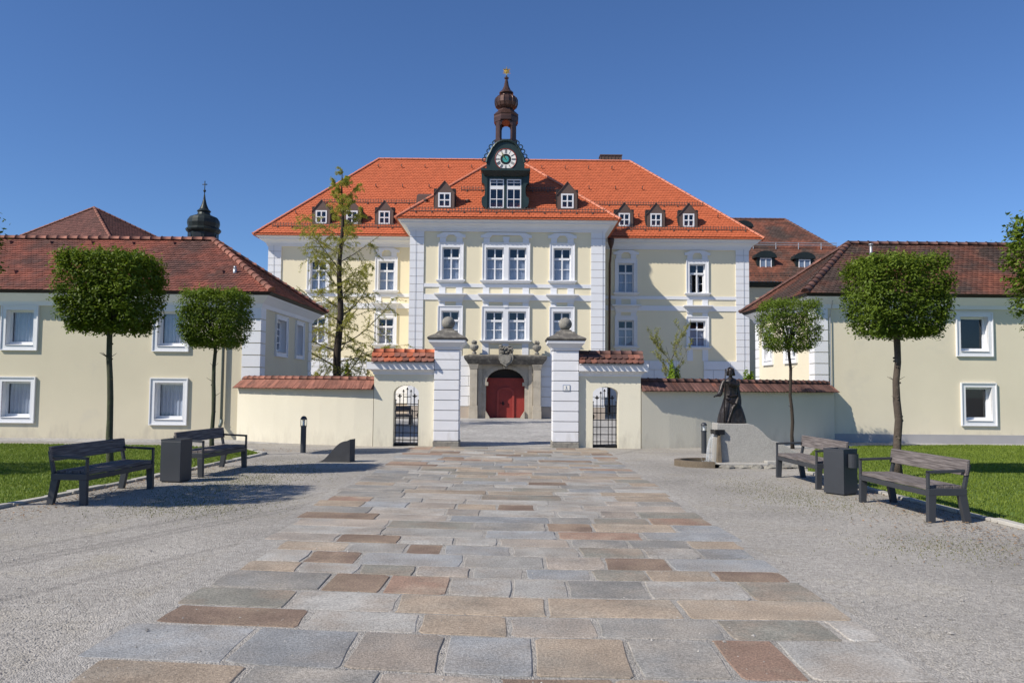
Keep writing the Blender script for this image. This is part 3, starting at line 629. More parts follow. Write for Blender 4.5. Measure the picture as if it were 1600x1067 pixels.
# quoins: each block its own piece with a recessed joint
def quoins(par, fr, u0, u1, z0, z1, h, d=.06, matn='white', j=.022):
    n = max(1, round((z1 - z0) / h)); hh = (z1 - z0) / n
    for k in range(n):
        m = MB(); fr.box(m, u0, u1, z0 + k * hh + j / 2, z0 + (k + 1) * hh - j / 2, -.01, d); m.build('quoin_block', matn, par)
    m = MB(); fr.box(m, u0 + .015, u1 - .015, z0, z1, -.012, d - .02); m.build('quoin_joint', 'plinth_beige', par)
quoins(house, fc, CX0 - .03, CX0 + .72, z_pl, ZT, .43); quoins(house, fc, CX1 - .72, CX1 + .03, z_pl, ZT, .43)
quoins(house, fw_, WX0 - .03, WX0 + .75, z_pl, ZT, .43); quoins(house, fw_, WX1 - .75, WX1 + .03, z_pl, ZT, .43)
# white channelled ground floor and beige plinth
def rustic(fr, u0, u1, skip=()):
    lim = [.62, 1.15, 1.68, 2.21, 2.74, z_pl]
    for k in range(5):
        edges = [u0]; x = u0
        while x < u1 - 1.6: x += 1.75 if k % 2 else 1.6; edges.append(x)
        edges.append(u1)
        for a, b in zip(edges[:-1], edges[1:]):
            segs = [(a, b)]
            for (s, t) in skip: segs = [q for p in segs for q in ((p[0], min(p[1], s)), (max(p[0], t), p[1])) if q[1] - q[0] > .05]
            for p, q in segs: m = MB(); fr.box(m, p + .008, q - .008, lim[k] + .012, lim[k + 1] - .012, -.01, .07); m.build('rusticated_panel', 'white', house)
    m = MB(); ss = [(u0, u1)]
    for (s, t) in skip: ss = [q for p in ss for q in ((p[0], min(p[1], s)), (max(p[0], t), p[1])) if q[1] - q[0] > .05]
    for p, q in ss: fr.box(m, p, q, 0, .6, -.01, .10)
    m.build('plinth', 'plinth_beige', house)
rustic(fc, CX0 - .03, CX1 + .03, [(PX - 1.75, PX + 1.75)])
rustic(fw_, WX0 - .03, CX0 - .01, [(lwin[1] - 1.05, lwin[1] + .35)]); rustic(fw_, CX1 + .01, WX1 + .03, [(rwin[1] - 1.05, rwin[1] + .35)])

# eaves cornice, gutters, roofs
def eaves(par, x0, x1, y0, y1, z, steps, mt='white', gut=True, gm='copper', name='eaves_cornice'):
    m = MB(); p0, q0 = steps[0]
    for (p, q), (p2, q2) in zip(steps[:-1], steps[1:]): m.frustum((x0 - p, x1 + p, y0 - p, y1 + p), z + q, (x0 - p2, x1 + p2, y0 - p2, y1 + p2), z + q2)
    m.build(name, mt, par)
    if gut:
        p, q = steps[-1]; g = MB(); e = p + .12
        g.frustum((x0 - p - .02, x1 + p + .02, y0 - p - .02, y1 + p + .02), z + q + .001, (x0 - e, x1 + e, y0 - e, y1 + e), z + q + .11); g.build('gutter', gm, par)
st = [(.085, -.12), (.085, -.04), (.13, -.035), (.13, .05), (.17, .055), (.19, .11), (.26, .19), (.37, .245), (.38, .25), (.47, .255), (.47, .33), (.51, .335), (.56, .37), (.62, .39), (.62, .44)]
EZ = 10.42
eaves(house, WX0, WX1, YW, 59.0, ZT, st); eaves(house, CX0, CX1, YC, 50.0, ZT, [(a, b + .003) for a, b in st])
ME = (-15.25, 14.75, 46.25, 59.75); RX0, RX1, RY, RZ = -9.1, 7.84, 53.0, 16.88
A_, B_ = (ME[0], ME[2], EZ), (ME[1], ME[2], EZ); C_, D_ = (ME[1], ME[3], EZ), (ME[0], ME[3], EZ); R0, R1 = (RX0, RY, RZ), (RX1, RY, RZ)
roof = MB(); roof.poly([A_, B_, R1, R0]); roof.poly([B_, C_, R1]); roof.poly([C_, D_, R0, R1]); roof.poly([D_, A_, R0]); roof.poly([D_, C_, B_, A_])
CE = (CX0 - .74, CX1 + .74, YC - .74); AP = (-.42, 47.3, 15.65); BK = (-.42, 52.4, 15.65)
c0, c1 = (CE[0], CE[2], EZ), (CE[1], CE[2], EZ); c2, c3 = (CE[1], 51.8, EZ), (CE[0], 51.8, EZ)
roof.poly([c0, c1, AP]); roof.poly([c1, c2, BK, AP]); roof.poly([c3, c0, AP, BK]); roof.poly([(c0[0], c0[1], EZ - .002), (c0[0], 47, EZ - .002), (c1[0], 47, EZ - .002), (c1[0], c1[1], EZ - .002)])
roof_o = roof.build('roof', 'tile_new', house)
t = MB(); tile_plane(t, [A_, B_, R1, R0], .22, .21, seed=1); tile_plane(t, [B_, C_, R1], .22, .21, seed=2); tile_plane(t, [D_, A_, R0], .22, .21, seed=3)
tile_plane(t, [c0, c1, AP], .22, .21, seed=4); tile_plane(t, [c1, c2, BK, AP], .22, .21, seed=5); tile_plane(t, [c3, c0, AP, BK], .22, .21, seed=6)
t.build('roof_tiles', 'tile_new', roof_o, kind='stuff')
rc = MB(); lift = Vector((0, 0, .05))
for p, q in ((A_, R0), (B_, R1), (R0, R1), (c0, AP), (c1, AP), (AP, BK)): caps(house, Vector(p) + lift, Vector(q) + lift, 'new', .38, .10, 'cap_new', rc)
rc.build('ridge_tiles', 'cap_new', roof_o, kind='stuff')
def roof_z(y, eave_y, ez, slope): return ez + (y - eave_y) * slope
SM = (RZ - EZ) / (RY - ME[2]); SC_ = (AP[2] - EZ) / (AP[1] - CE[2])
def snow_guard(x0, x1, y, ey, sl):
    z = roof_z(y, ey, EZ, sl); m = MB()
    for k in (.06, .2): m.box(x0, x1, y - .012, y + .012, z + k, z + k + .03)
    x = x0
    while x < x1: m.box(x, x + .03, y - .02, y + .0, z + .03, z + .29); x += .16
    x = x0 + .3
    while x < x1: m.box(x, x + .05, y - .12, y + .18, z - .06, z + .06); x += .85
    m.build('snow_guard', 'brown_sheet', roof_o)
snow_guard(-14.3, -6.3, 46.85, ME[2], SM); snow_guard(5.8, 13.9, 46.85, ME[2], SM); snow_guard(-11.9, -4.6, 48.85, ME[2], SM); snow_guard(3.9, 11.8, 48.85, ME[2], SM)
snow_guard(CE[0] + .7, CE[1] - .7, 41.75, CE[2], SC_); snow_guard(-2.9, -1.5, 43.6, CE[2], SC_); snow_guard(.75, 2.4, 43.6, CE[2], SC_)
hk = MB()
for y, xs in ((52.2, np.arange(-9, 8, 1.55)), (47.9, np.arange(-13.2, 13.4, 1.6)), (50.3, np.arange(-10.5, 9.8, 1.7))):
    for x in xs:
        if y < 49 and -6.2 < x < 5.6: continue
        z = roof_z(y, ME[2], EZ, SM); hk.box(x, x + .05, y - .14, y + .02, z + .04, z + .07); hk.box(x, x + .05, y - .16, y - .13, z + .04, z + .2)
hk.build('snow_hooks', 'brown_sheet', roof_o, kind='stuff')

def dormer(x, yf, ey, sl, w_=.53, h=.92, ph=.62):
    z0 = roof_z(yf, ey, EZ, sl) - .08; back = 2.6; m = MB(); fr = FRONT(yf)
    a, b, c, e = x - .335, x + .335, z0 + .16, z0 + .95
    L, R_ = x - w_, x + w_
    hole = (a, b, c, e); zt = z0 + h + .05
    fr.wall(m, L, R_, z0, zt, [hole], .1, 0, 0, 1, .5)
    m.poly([fr.p(L, zt), fr.p(R_, zt), fr.p(x, zt + ph)]); 
    for s in (L, R_): m.poly([fr.p(s, z0), fr.p(s, z0, -back), fr.p(s, zt, -back), fr.p(s, zt)])
    d = m.build('dormer', ['brown_sheet', 'dark_room'], house)
    m = MB(); o_ = .05
    for s in (-1, 1):
        q = [(x, zt + ph + .03), (x + s * (w_ + o_), zt - .06), (x + s * (w_ + o_), zt - .10), (x, zt + ph - .015)]
        m.prism([fr.p(u, z, .05) for u, z in q], [fr.p(u, z, -back) for u, z in q])
    m.build('dormer_roof', 'brown_sheet', d)
    # the window is the dormer's sub-part
    m = MB(); f_ = .075; g = MB()
    for q in ((a, a + f_, c, e), (b - f_, b, c, e), (a + f_, b - f_, c, c + f_), (a + f_, b - f_, e - f_, e), (x - .03, x + .03, c + f_, e - f_)): fr.box(m, *q, -.1, .025)
    zz = (c + e) / 2; fr.box(m, a + f_, x - .03, zz - .03, zz + .03, -.1, .02); fr.box(m, x + .03, b - f_, zz - .03, zz + .03, -.1, .02); m.build('window_frame', 'white', d)
    for (p, q) in ((a + f_, x - .03), (x + .03, b - f_)):
        for (r, s) in ((c + f_, zz - .03), (zz + .03, e - f_)): g = MB(); fr.box(g, p, q, r, s, -.06, -.05); g.build('pane', 'glass', d)
for x in (502, 550, 600.5, 975.5, 1025, 1076): dormer(P(x, 340, 47.05)[0], 47.05, ME[2], SM)
for x in (694.5, 886.5): dormer(P(x, 312, 42.05)[0], 42.05, CE[2], SC_)
# skylight box, flue pipes, chimney
m = MB(); x, z = P(663, 311, 48.4); m.hexa([(x - .5, 48.3, z - .35), (x + .5, 48.3, z - .35), (x + .5, 49.2, z + .3), (x - .5, 49.2, z + .3), (x - .45, 48.3, z + .2), (x + .45, 48.3, z + .2), (x + .45, 49.2, z + .5), (x - .45, 49.2, z + .5)]); m.build('skylight', 'brown_sheet', roof_o)
for px_, py_ in ((665, 319), (730.5, 320)):
    x, z = P(px_, py_, 42.6); m = MB(); m.tube([(x, 42.6, z - .4), (x, 42.6, z + .2)], .07); m.tube([(x, 42.6, z + .2), (x, 42.6, z + .27)], .13); m.build('flue_pipe', 'brown_sheet', roof_o, smooth=False)
m = MB(); x0, x1 = P(937.5, 246, 53.6)[0], P(970, 246, 53.6)[0]; m.box(x0, x1, 53.2, 54.0, 16.0, 17.35)
for k in range(7): u = x0 + (x1 - x0) * k / 6; m.box(u - .015, u + .015, 53.17, 53.2, 16.5, 17.33)
m.box(x0 - .05, x1 + .05, 53.15, 54.05, 17.35, 17.41); m.build('chimney', 'brown_sheet', roof_o)
# downpipe in the inner corner
m = MB(); dx = P(953.5, 450, 46.6)[0]; m.tube([(dx, 46.3, 10.0), (dx, 46.3, 9.8), (dx + .02, 46.72, 9.3), (dx, 46.85, 9.0), (dx - .02, 46.85, .1)], .065); m.lathe([(.08, 9.82), (.17, 10.1), (.19, 10.3), (.19, 10.38)], dx, 46.3, 12); m.build('downpipe', 'copper_old', house, smooth=True)
for fr, u in ((fc, CX0 + .28), (fc, CX1 - .12), (fw_, WX0 + .3), (fw_, WX1 - .3)): m = MB(); fr.box(m, u, u + .012, .1, ZT, .085, .097); m.build('lightning_conductor', 'zinc', house)

# ---- clock gable
k_ = 1 / 29.6; CXc = P(789.5, 300, 42.0)[0]; YG = 41.95; fg = FRONT(YG)
def cz(py): return P(789.5, py, YG)[1]
def cu(px_): return CXc + (px_ - 789.5) * k_
zb, zs = cz(327), cz(271.3)
m = MB(); wa = [(764.6, 787.4), (791.6, 814.6)]; wz0, wz1 = cz(325.2), cz(280)
fg.wall(m, cu(761.5), cu(817.5), zb - .1, zs, [(cu(a), cu(b), wz0, wz1) for a, b in wa], .12, 0, 0, 1, .6)
for s, u in ((-1, cu(761.5)), (1, cu(817.5))):
    m.poly([fg.p(u, zb - .1), fg.p(u, zb - .1, -3.5), fg.p(u, zs, -3.5), fg.p(u, zs)])
cl = m.build('clock_gable', ['green_metal', 'dark_room'], house)
m = MB()
for s in (-1, 1):        # scrolled cheeks left and right of the window
    pts = [(28.2, 327), (35.5, 323), (37.5, 316), (37, 309.5), (33, 306.5), (31.8, 300), (32, 293), (33.5, 288.5), (37.6, 285.5), (37.6, 271.5), (28.2, 271.5)]
    q = [(CXc + s * (a - .5 * 0) * k_, cz(b)) for a, b in pts]
    if s > 0: q = q[::-1]
    fg.poly(m, q, -.5, .05)
m.build('scrolled_cheek', 'green_metal', cl)
m = MB(); u0, u1 = cu(752), cu(827.5)
fg.flare(m, (u0 + .15, u1 - .15, .1, cz(276)), (u0, u1, .34, cz(269.5))); fg.box(m, u0 - .03, u1 + .03, cz(269.5), cz(266), -3.2, .38); m.build('ledge', 'green_metal', cl)
# arched gable head
arc = [(759.5, 266), (759.5, 255), (761, 247), (766, 238), (769, 231)] + [(789.5 - 20.5 * math.cos(a), 236 - 15.5 * math.sin(a)) for a in np.linspace(.35, math.pi - .35, 11)] + [(810, 231), (813, 238), (818, 247), (819.5, 255), (819.5, 266)]
q = [(cu(a), cz(b)) for a, b in arc][::-1]
m = MB(); fg.poly(m, q, -1.4, .06); m.build('gable_head', 'green_metal', cl)
m = MB()                                             # raised rim and open rings along the head
rim = [fg.p(cu(a), cz(b), .10) for a, b in arc[1:-1]]; m.tube(rim, .06, 6)
for (a, b) in ((761, 245), (764.5, 237.5), (768, 230.5), (773.5, 224.5), (806, 224.5), (811.5, 230.5), (815, 237.5), (818.5, 245), (757.5, 251), (821.5, 251)):
    sg = -1 if a < 789.5 else 1; c = (cu(a + sg * 1.6), cz(b - 1)); m.tube([fg.p(c[0] + .11 * math.cos(t), c[1] + .11 * math.sin(t), 0) for t in np.linspace(0, 2 * math.pi, 13)], .03, 5, cap=False)
m.build('ring_crest', 'green_metal', cl)
# dial
dc = (cu(789.8), cz(249.6)); dr = 16.6 * k_
def disc(mb, r0, r1, d, n=48, m_=0):
    for k in range(n):
        a, b = 2 * math.pi * k / n, 2 * math.pi * (k + 1) / n
        P4 = [(r1, a), (r1, b)] + ([(r0, b), (r0, a)] if r0 > 0 else [(0, 0)])
        mb.poly([fg.p(dc[0] + r * math.cos(t), dc[1] + r * math.sin(t), d) for r, t in P4], m_)
m = MB(); m.tube([fg.p(dc[0] + dr * math.cos(t), dc[1] + dr * math.sin(t), .075) for t in np.linspace(0, 2 * math.pi, 41)], .022, 6, 0, False); m.build('dial_rim', 'red_door', cl)
m = MB(); disc(m, 0, dr, .072, m_=0); disc(m, 0, dr * .52, .078, m_=1); disc(m, 0, dr * .30, .084, m_=2)
rg = random.Random(5)
for _ in range(22): a, r = rg.uniform(0, 6.28), dr * rg.uniform(.34, .49); u, z = dc[0] + r * math.cos(a), dc[1] + r * math.sin(a); fg.box(m, u - .008, u + .008, z - .008, z + .008, .079, .082, 3)
m.build('clock_dial', ['dial_white', 'dial_black', 'dial_teal', 'gold'], cl)
m = MB()                                             # roman numerals, strokes set radially
ROM = ['XII', 'I', 'II', 'III', 'IIII', 'V', 'VI', 'VII', 'VIII', 'IX', 'X', 'XI']
for h, s in enumerate(ROM):
    a = math.radians(90 - 30 * h); er = Vector((math.cos(a), math.sin(a))); et = Vector((math.sin(a), -math.cos(a)))     # outwards, clockwise
    wd = {'I': .032, 'V': .07, 'X': .07}; tot = sum(wd[c] for c in s); x = -tot / 2
    def stroke(t0, r0, t1, r1, th):
        p, q2 = er * (dr * r0) + et * t0, er * (dr * r1) + et * t1; dd = (q2 - p).normalized(); nn = Vector((-dd.y, dd.x)) * th
        m.prism([fg.p(dc[0] + e.x, dc[1] + e.y, .082) for e in (p - nn, q2 - nn, q2 + nn, p + nn)], [fg.p(dc[0] + e.x, dc[1] + e.y, .070) for e in (p - nn, q2 - nn, q2 + nn, p + nn)])
    for c in s:
        w2 = wd[c]; xm = x + w2 / 2
        if c == 'I': stroke(xm, .58, xm, .95, .0065)
        elif c == 'V': stroke(xm - .026, .95, xm, .58, .007); stroke(xm + .026, .95, xm, .58, .004)
        else: stroke(xm - .026, .95, xm + .026, .58, .007); stroke(xm + .026, .95, xm - .026, .58, .004)
        x += w2
m.build('numerals', 'dial_black', cl)
m = MB()
for ang, ln, wdt in ((-33, .80, .022), (-38, .52, .034)):
    a = math.radians(90 - ang); e = Vector((math.cos(a), math.sin(a))); n_ = Vector((-e.y, e.x)); pts = [e * -.12 * dr + n_ * wdt * .5, e * -.12 * dr - n_ * wdt * .5, e * dr * ln * .75 - n_ * wdt, e * dr * ln, e * dr * ln * .75 + n_ * wdt]
    m.prism([fg.p(dc[0] + p.x, dc[1] + p.y, .105) for p in pts], [fg.p(dc[0] + p.x, dc[1] + p.y, .09) for p in pts])
m.build('clock_hands', 'gold', cl)
for a, b in wa:          # tall twin window below the clock
    m = MB(); A, B = cu(a), cu(b); f_ = .06; zt = cz(290.5); mid = (A + B) / 2
    for q in ((A, A + f_, wz0, wz1), (B - f_, B, wz0, wz1), (A + f_, B - f_, wz0, wz0 + f_), (A + f_, B - f_, wz1 - f_, wz1), (A + f_, B - f_, zt - .19, zt), (mid - .02, mid + .02, wz0 + f_, zt - .19), (mid - .02, mid + .02, zt, wz1 - f_)): fg.box(m, *q, -.1, -.02)
    z1_, z2_ = (wz0 + zt - .19) / 2 - .02, (zt + wz1) / 2; fg.box(m, A + f_, B - f_, z1_ - .02, z1_ + .02, -.095, -.025); fg.box(m, A + f_, B - f_, z2_ - .018, z2_ + .018, -.095, -.025); m.build('window_frame', 'white', cl)
    for (p, q) in ((A + f_, mid - .02), (mid + .02, B - f_)):
        for (r, s) in ((wz0 + f_, z1_ - .02), (z1_ + .02, zt - .19), (zt, z2_ - .018), (z2_ + .018, wz1 - f_)): g = MB(); fg.box(g, p, q, r, s, -.07, -.06); g.build('pane', 'glass', cl)
# lantern with onion dome
YL = YG + .75; LX = CXc; lz = lambda py: P(789.5, py, YL)[1]; kk = YL / FPX
lan = MB(); lan.lathe([(.72, lz(232)), (.68, lz(227)), (.62, lz(224)), (.62, lz(222.5))], LX, YL, 8, rot=math.pi / 8)
lan_o = lan.build('bell_lantern', 'copper_old', house)
for e in range(4):                                   # four diagonal piers leave wide openings to the front, back and sides
    a = math.pi / 4 + e * math.pi / 2; er = Vector((math.cos(a), math.sin(a), 0)); et = Vector((-er.y, er.x, 0)); m = MB()
    for (r0, r1, hw_, za, zb_) in ((.46, .63, .155, lz(222), lz(194)), (.38, .65, .22, lz(194), lz(190)), (.38, .66, .22, lz(226), lz(221.5))):
        q = [er * r0 - et * hw_ * .8, er * r1 - et * hw_, er * r1 + et * hw_, er * r0 + et * hw_ * .8]; m.prism([(LX + p.x, YL + p.y, za) for p in q][::-1], [(LX + p.x, YL + p.y, zb_) for p in q][::-1])
    m.build('post', 'copper_old', lan_o)
for e in range(4):                                   # ogee arched heads over the four openings
    a = e * math.pi / 2; er = Vector((math.cos(a), math.sin(a), 0)); et = Vector((-er.y, er.x, 0)); c_ = Vector((LX, YL, 0)) + er * .52
    ztop, zlow, zar = lz(186), lz(201), lz(191); hw_ = .36
    out = [(-hw_, zlow), (-hw_ * .8, zlow), (-hw_ * .62, lz(198)), (-hw_ * .55, lz(195)), (-hw_ * .3, lz(193.5)), (0, zar), (hw_ * .3, lz(193.5)), (hw_ * .55, lz(195)), (hw_ * .62, lz(198)), (hw_ * .8, zlow), (hw_, zlow), (hw_, ztop), (-hw_, ztop)]
    q = [c_ + et * u + Vector((0, 0, z)) for u, z in out]; m = MB(); m.prism([x + er * .03 for x in q], [x - er * .03 for x in q]); m.build('arch_head', 'copper_old', lan_o)
m = MB(); R_ = lambda px_: px_ * kk
m.lathe([(.6, lz(193)), (R_(20.5), lz(192)), (R_(21), lz(187)), (R_(20), lz(184)), (R_(21), lz(182)), (R_(17), lz(178)), (R_(14), lz(175.5)), (R_(13), lz(173)), (R_(11), lz(171))], LX, YL, 8, rot=math.pi / 8); m.build('lantern_cornice', 'copper_old', lan_o)
m = MB(); m.lathe([(R_(11), lz(172)), (R_(13), lz(171)), (R_(16.5), lz(168)), (R_(18.3), lz(163)), (R_(18.2), lz(158)), (R_(16.3), lz(154)), (R_(12.5), lz(151.6)), (R_(9), lz(150.6)), (R_(8.6), lz(147.4)), (R_(9), lz(146.5))], LX, YL, 16, rot=math.pi / 16); m.build('onion_dome', 'copper_old', lan_o)
m = MB()
for e in range(16):
    a = math.pi / 16 + e * math.pi / 8; m.tube([(LX + r * math.cos(a) * kk * 1.01, YL + r * math.sin(a) * kk * 1.01, lz(y)) for r, y in ((13, 171), (16.5, 168), (18.3, 163), (18.2, 158), (16.3, 154), (12.5, 151.6), (9, 150.6))], .018, 5)
m.build('dome_seam', 'copper_old', lan_o)
m = MB(); m.lathe([(R_(8), lz(148)), (R_(12), lz(147)), (R_(11.6), lz(145.5)), (R_(7.4), lz(142)), (R_(4.4), lz(136)), (R_(3), lz(129)), (R_(2), lz(124.5)), (R_(3.6), lz(123.5)), (R_(3.8), lz(121.8)), (R_(1.5), lz(120.5)), (R_(.6), lz(118))], LX, YL, 8, rot=math.pi / 8); m.build('spire', 'copper_old', lan_o)
m = MB(); sc_ = (LX, YL, lz(112)); m.ball(sc_, .10, 10, 8)
for e in range(12):
    a = e * math.pi / 6; r_ = .25 if e % 2 else .19; d_ = Vector((math.cos(a), 0, math.sin(a))); n_ = Vector((-d_.z, 0, d_.x)) * .045; c_ = Vector(sc_); m.prism([c_ + d_ * .05 + n_ + Vector((0, -.03, 0)), c_ + d_ * r_ + Vector((0, -.01, 0)), c_ + d_ * .05 - n_ + Vector((0, -.03, 0))], [c_ + d_ * .05 + n_ + Vector((0, .03, 0)), c_ + d_ * r_ + Vector((0, .01, 0)), c_ + d_ * .05 - n_ + Vector((0, .03, 0))])
for a in (.4, 1.5, 2.6): m.tube([sc_, (sc_[0] + .2 * math.cos(a), sc_[1] - .2, sc_[2] + .2 * math.sin(a))], [.05, .005], 5)
m.tube([(LX, YL, lz(119)), (LX, YL, lz(113))], .02, 6); m.build('gilded_star', 'gold', lan_o)

# ---- stone portal with red door
s_ = .00475; pu = lambda x: PX + (x - 495) * s_; pz = lambda y: (943 - y) * s_
m = MB(); arch = [(1.02 * math.cos(a), 1.86 + .76 * math.sin(a)) for a in np.linspace(0, math.pi, 19)]
out = [(PX - 1.62, 0), (PX - 1.02, 0), (PX - 1.02, 1.86)] + [(PX + u, z) for u, z in arch[::-1]][1:-1] + [(PX + 1.02, 1.86), (PX + 1.02, 0), (PX + 1.62, 0), (PX + 1.62, 2.95), (PX - 1.62, 2.95)]
fc.poly(m, out, -.66, .16); port = m.build('portal', 'sandstone', house)
for s in (-1, 1):
    m = MB(); c = PX + s * 1.66; fc.box(m, c - .195, c + .195, pz(800), pz(405), .0, .44); fc.flare(m, (c - .2, c + .2, .45, pz(405)), (c - .27, c + .27, .55, pz(350))); fc.box(m, c - .235, c + .235, 0, pz(862), 0, .50); fc.box(m, c - .225, c + .225, pz(862), pz(800), 0, .47)
    c2 = PX + s * 1.33; fc.box(m, c2 - .11, c2 + .11, 0, pz(400), 0, .25); fc.flare(m, (c2 - .12, c2 + .12, .27, pz(400)), (c2 - .14, c2 + .14, .32, pz(352)))
    m.build('column', 'sandstone', port, bevel=.012)
    m = MB(); fc.box(m, PX + s * 1.05 - .13 - .02 * s, PX + s * 1.05 + .13 - .02 * s, pz(585), pz(545), -.2, .2); m.build('impost', 'sandstone', port, bevel=.01)
    m = MB(); q = [(PX + s * 1.03, 0), (PX + s * .80, 0), (PX + s * .82, .08), (PX + s * 1.02, .40)]; q = q if s < 0 else q[::-1]; fc.poly(m, q, -.2, .28); m.build('guard_stone', 'sandstone', port)
m = MB()                                             # voussoir band round the arch
for k in range(13):
    a0, a1 = math.pi * k / 13 + .012, math.pi * (k + 1) / 13 - .012; q = [(PX + 1.0 * math.cos(a0), 1.86 + .74 * math.sin(a0)), (PX + 1.2 * math.cos(a0), 1.86 + .93 * math.sin(a0)), (PX + 1.2 * math.cos(a1), 1.86 + .93 * math.sin(a1)), (PX + 1.0 * math.cos(a1), 1.86 + .74 * math.sin(a1))]; m2 = MB(); fc.poly(m2, q, -.1, .19); m2.build('arch_stone', 'sandstone', port)
m = MB(); 
for (p, d, y0), (p2, d2, y1) in zip([(1.95, .5, 350), (2.02, .58, 325), (2.12, .66, 300), (2.16, .70, 280)], [(2.02, .58, 325), (2.12, .66, 300), (2.16, .70, 280), (2.16, .72, 258)]): fc.flare(m, (PX - p, PX + p, d, pz(y0)), (PX - p2, PX + p2, d2, pz(y1)))
m.hexa([fc.p(PX - 2.16, pz(258), .72), fc.p(PX + 2.16, pz(258), .72), fc.p(PX + 2.16, pz(258), 0), fc.p(PX - 2.16, pz(258), 0), fc.p(PX - 1.95, pz(245), .5), fc.p(PX + 1.95, pz(245), .5), fc.p(PX + 1.95, pz(238), 0), fc.p(PX - 1.95, pz(238), 0)])
m.build('cornice', 'stone_dark', port, bevel=.01)
# coat of arms: shield under a helm with carved mantling
m = MB(); sh = [(420, 245), (580, 245), (580, 290), (560, 335), (500, 372), (440, 335), (420, 290)]; fc.poly(m, [(pu(a), pz(b)) for a, b in sh][::-1], .3, .86)
fc.poly(m, [(pu(a), pz(b)) for a, b in ((445, 262), (555, 262), (555, 292), (540, 325), (500, 350), (460, 325), (445, 292))][::-1], .8, .90)
rg = random.Random(3)
for _ in range(60):
    a, b = rg.uniform(425, 575), rg.uniform(150, 245); m.ball(fc.p(pu(a), pz(b), rg.uniform(.55, .80)), (rg.uniform(.04, .09), rg.uniform(.05, .1), rg.uniform(.03, .07)), 6, 4, 0, .25, rg)
fc.poly(m, [(pu(a), pz(b)) for a, b in ((428, 150), (572, 150), (580, 180), (575, 245), (425, 245), (418, 180))][::-1], .3, .66)
for _ in range(10): m.ball(fc.p(pu(rg.uniform(475, 515)), pz(rg.uniform(360, 392)), .6), .05, 6, 4, 0, .2, rg)
m.build('coat_of_arms', 'stone_grey', port)
for x in (150, 840):
    m = MB(); c = fc.p(pu(x), 0, .42); z = lambda y: pz(y)
    m.lathe([(.13, z(238)), (.12, z(225)), (.07, z(210)), (.08, z(203)), (.17, z(190)), (.225, z(168)), (.235, z(152)), (.19, z(140)), (.11, z(133)), (.12, z(127)), (.155, z(118))], c[0], c[1], 14)
    for _ in range(16): a = rg.uniform(0, 6.28); m.ball((c[0] + .1 * math.cos(a), c[1] + .1 * math.sin(a), z(rg.uniform(95, 118))), .055, 6, 4, 0, .25, rg)
    m.build('urn', 'stone_grey', port, smooth=False)
# door leaves, set well back in the arch
fdoor = FRONT(YC + .36)
m = MB(); fdoor.box(m, PX - 1.05, PX + 1.05, 0.01, 2.14, -.19, -.13); door = m.build('door', 'red_door', house)
m = MB(); fan = [(PX - 1.05, 2.14), (PX + 1.05, 2.14), (PX + 1.05, 2.7), (PX - 1.05, 2.7)]; fdoor.poly(m, fan, -.17, -.16); m.build('fanlight', 'dark_room', door)
m = MB(); fdoor.box(m, PX - 1.05, PX + 1.05, 2.12, 2.17, -.19, -.10); m.build('transom', 'dark_room', door)
for s in (-1, 1):        # planks laid to a herringbone, each proud of the leaf
    for k in range(-7, 12):
        w2 = .17; pts = []; off_ = k * .19
        a, b = (.0, 1.0)
        q = [(0, off_), (1.02, off_ + 1.02), (1.02, off_ + 1.02 + .183), (0, off_ + .183)]
        def clip(pl, ax, lim, keep):
            r = []
            for i in range(len(pl)):
                p, n2 = pl[i], pl[(i + 1) % len(pl)]; ip, iq = keep(p[ax], lim), keep(n2[ax], lim)
                if ip: r.append(p)
                if ip != iq: tt = (lim - p[ax]) / (n2[ax] - p[ax]); r.append((p[0] + (n2[0] - p[0]) * tt, p[1] + (n2[1] - p[1]) * tt))
            return r
        q = clip(q, 1, .02, lambda v, l: v >= l); q = clip(q, 1, 2.12, lambda v, l: v <= l) if len(q) > 2 else q
        if len(q) < 3: continue
        q = [(PX + s * u, z) for u, z in q]; q = q if s > 0 else q[::-1]; m = MB(); fdoor.poly(m, q, -.14, -.118 - .003 * (k % 2)); m.build('plank', 'red_door', door)
m = MB(); wr = [(pu(400), .0), (pu(400), 1.35)] + [((pu(400) + pu(595)) / 2 - .463 * math.cos(a), 1.35 + .28 * math.sin(a)) for a in np.linspace(0, math.pi, 13)][1:-1] + [(pu(595), 1.35), (pu(595), 0)]
inn = [(pu(424), .0), (pu(424), 1.32)] + [((pu(424) + pu(571)) / 2 - .349 * math.cos(a), 1.32 + .22 * math.sin(a)) for a in np.linspace(0, math.pi, 13)][1:-1] + [(pu(571), 1.32), (pu(571), 0)]
for k in range(len(wr) - 1): q = [wr[k], inn[k], inn[k + 1], wr[k + 1]]; fdoor.poly(m, q, -.13, -.05)
m.build('wicket_frame', 'red_door_trim', door); m = MB(); fdoor.poly(m, inn[::-1], -.125, -.10); m.build('wicket_door', 'red_door', door)
m = MB(); m.tube([fdoor.p(pu(440), pz(780), -.08), fdoor.p(pu(440), pz(778), -.02), fdoor.p(pu(492), pz(785), -.02)], .014, 6); fdoor.box(m, pu(462), pu(478), pz(800), pz(760), -.1, -.08); m.build('handle', 'iron', door)

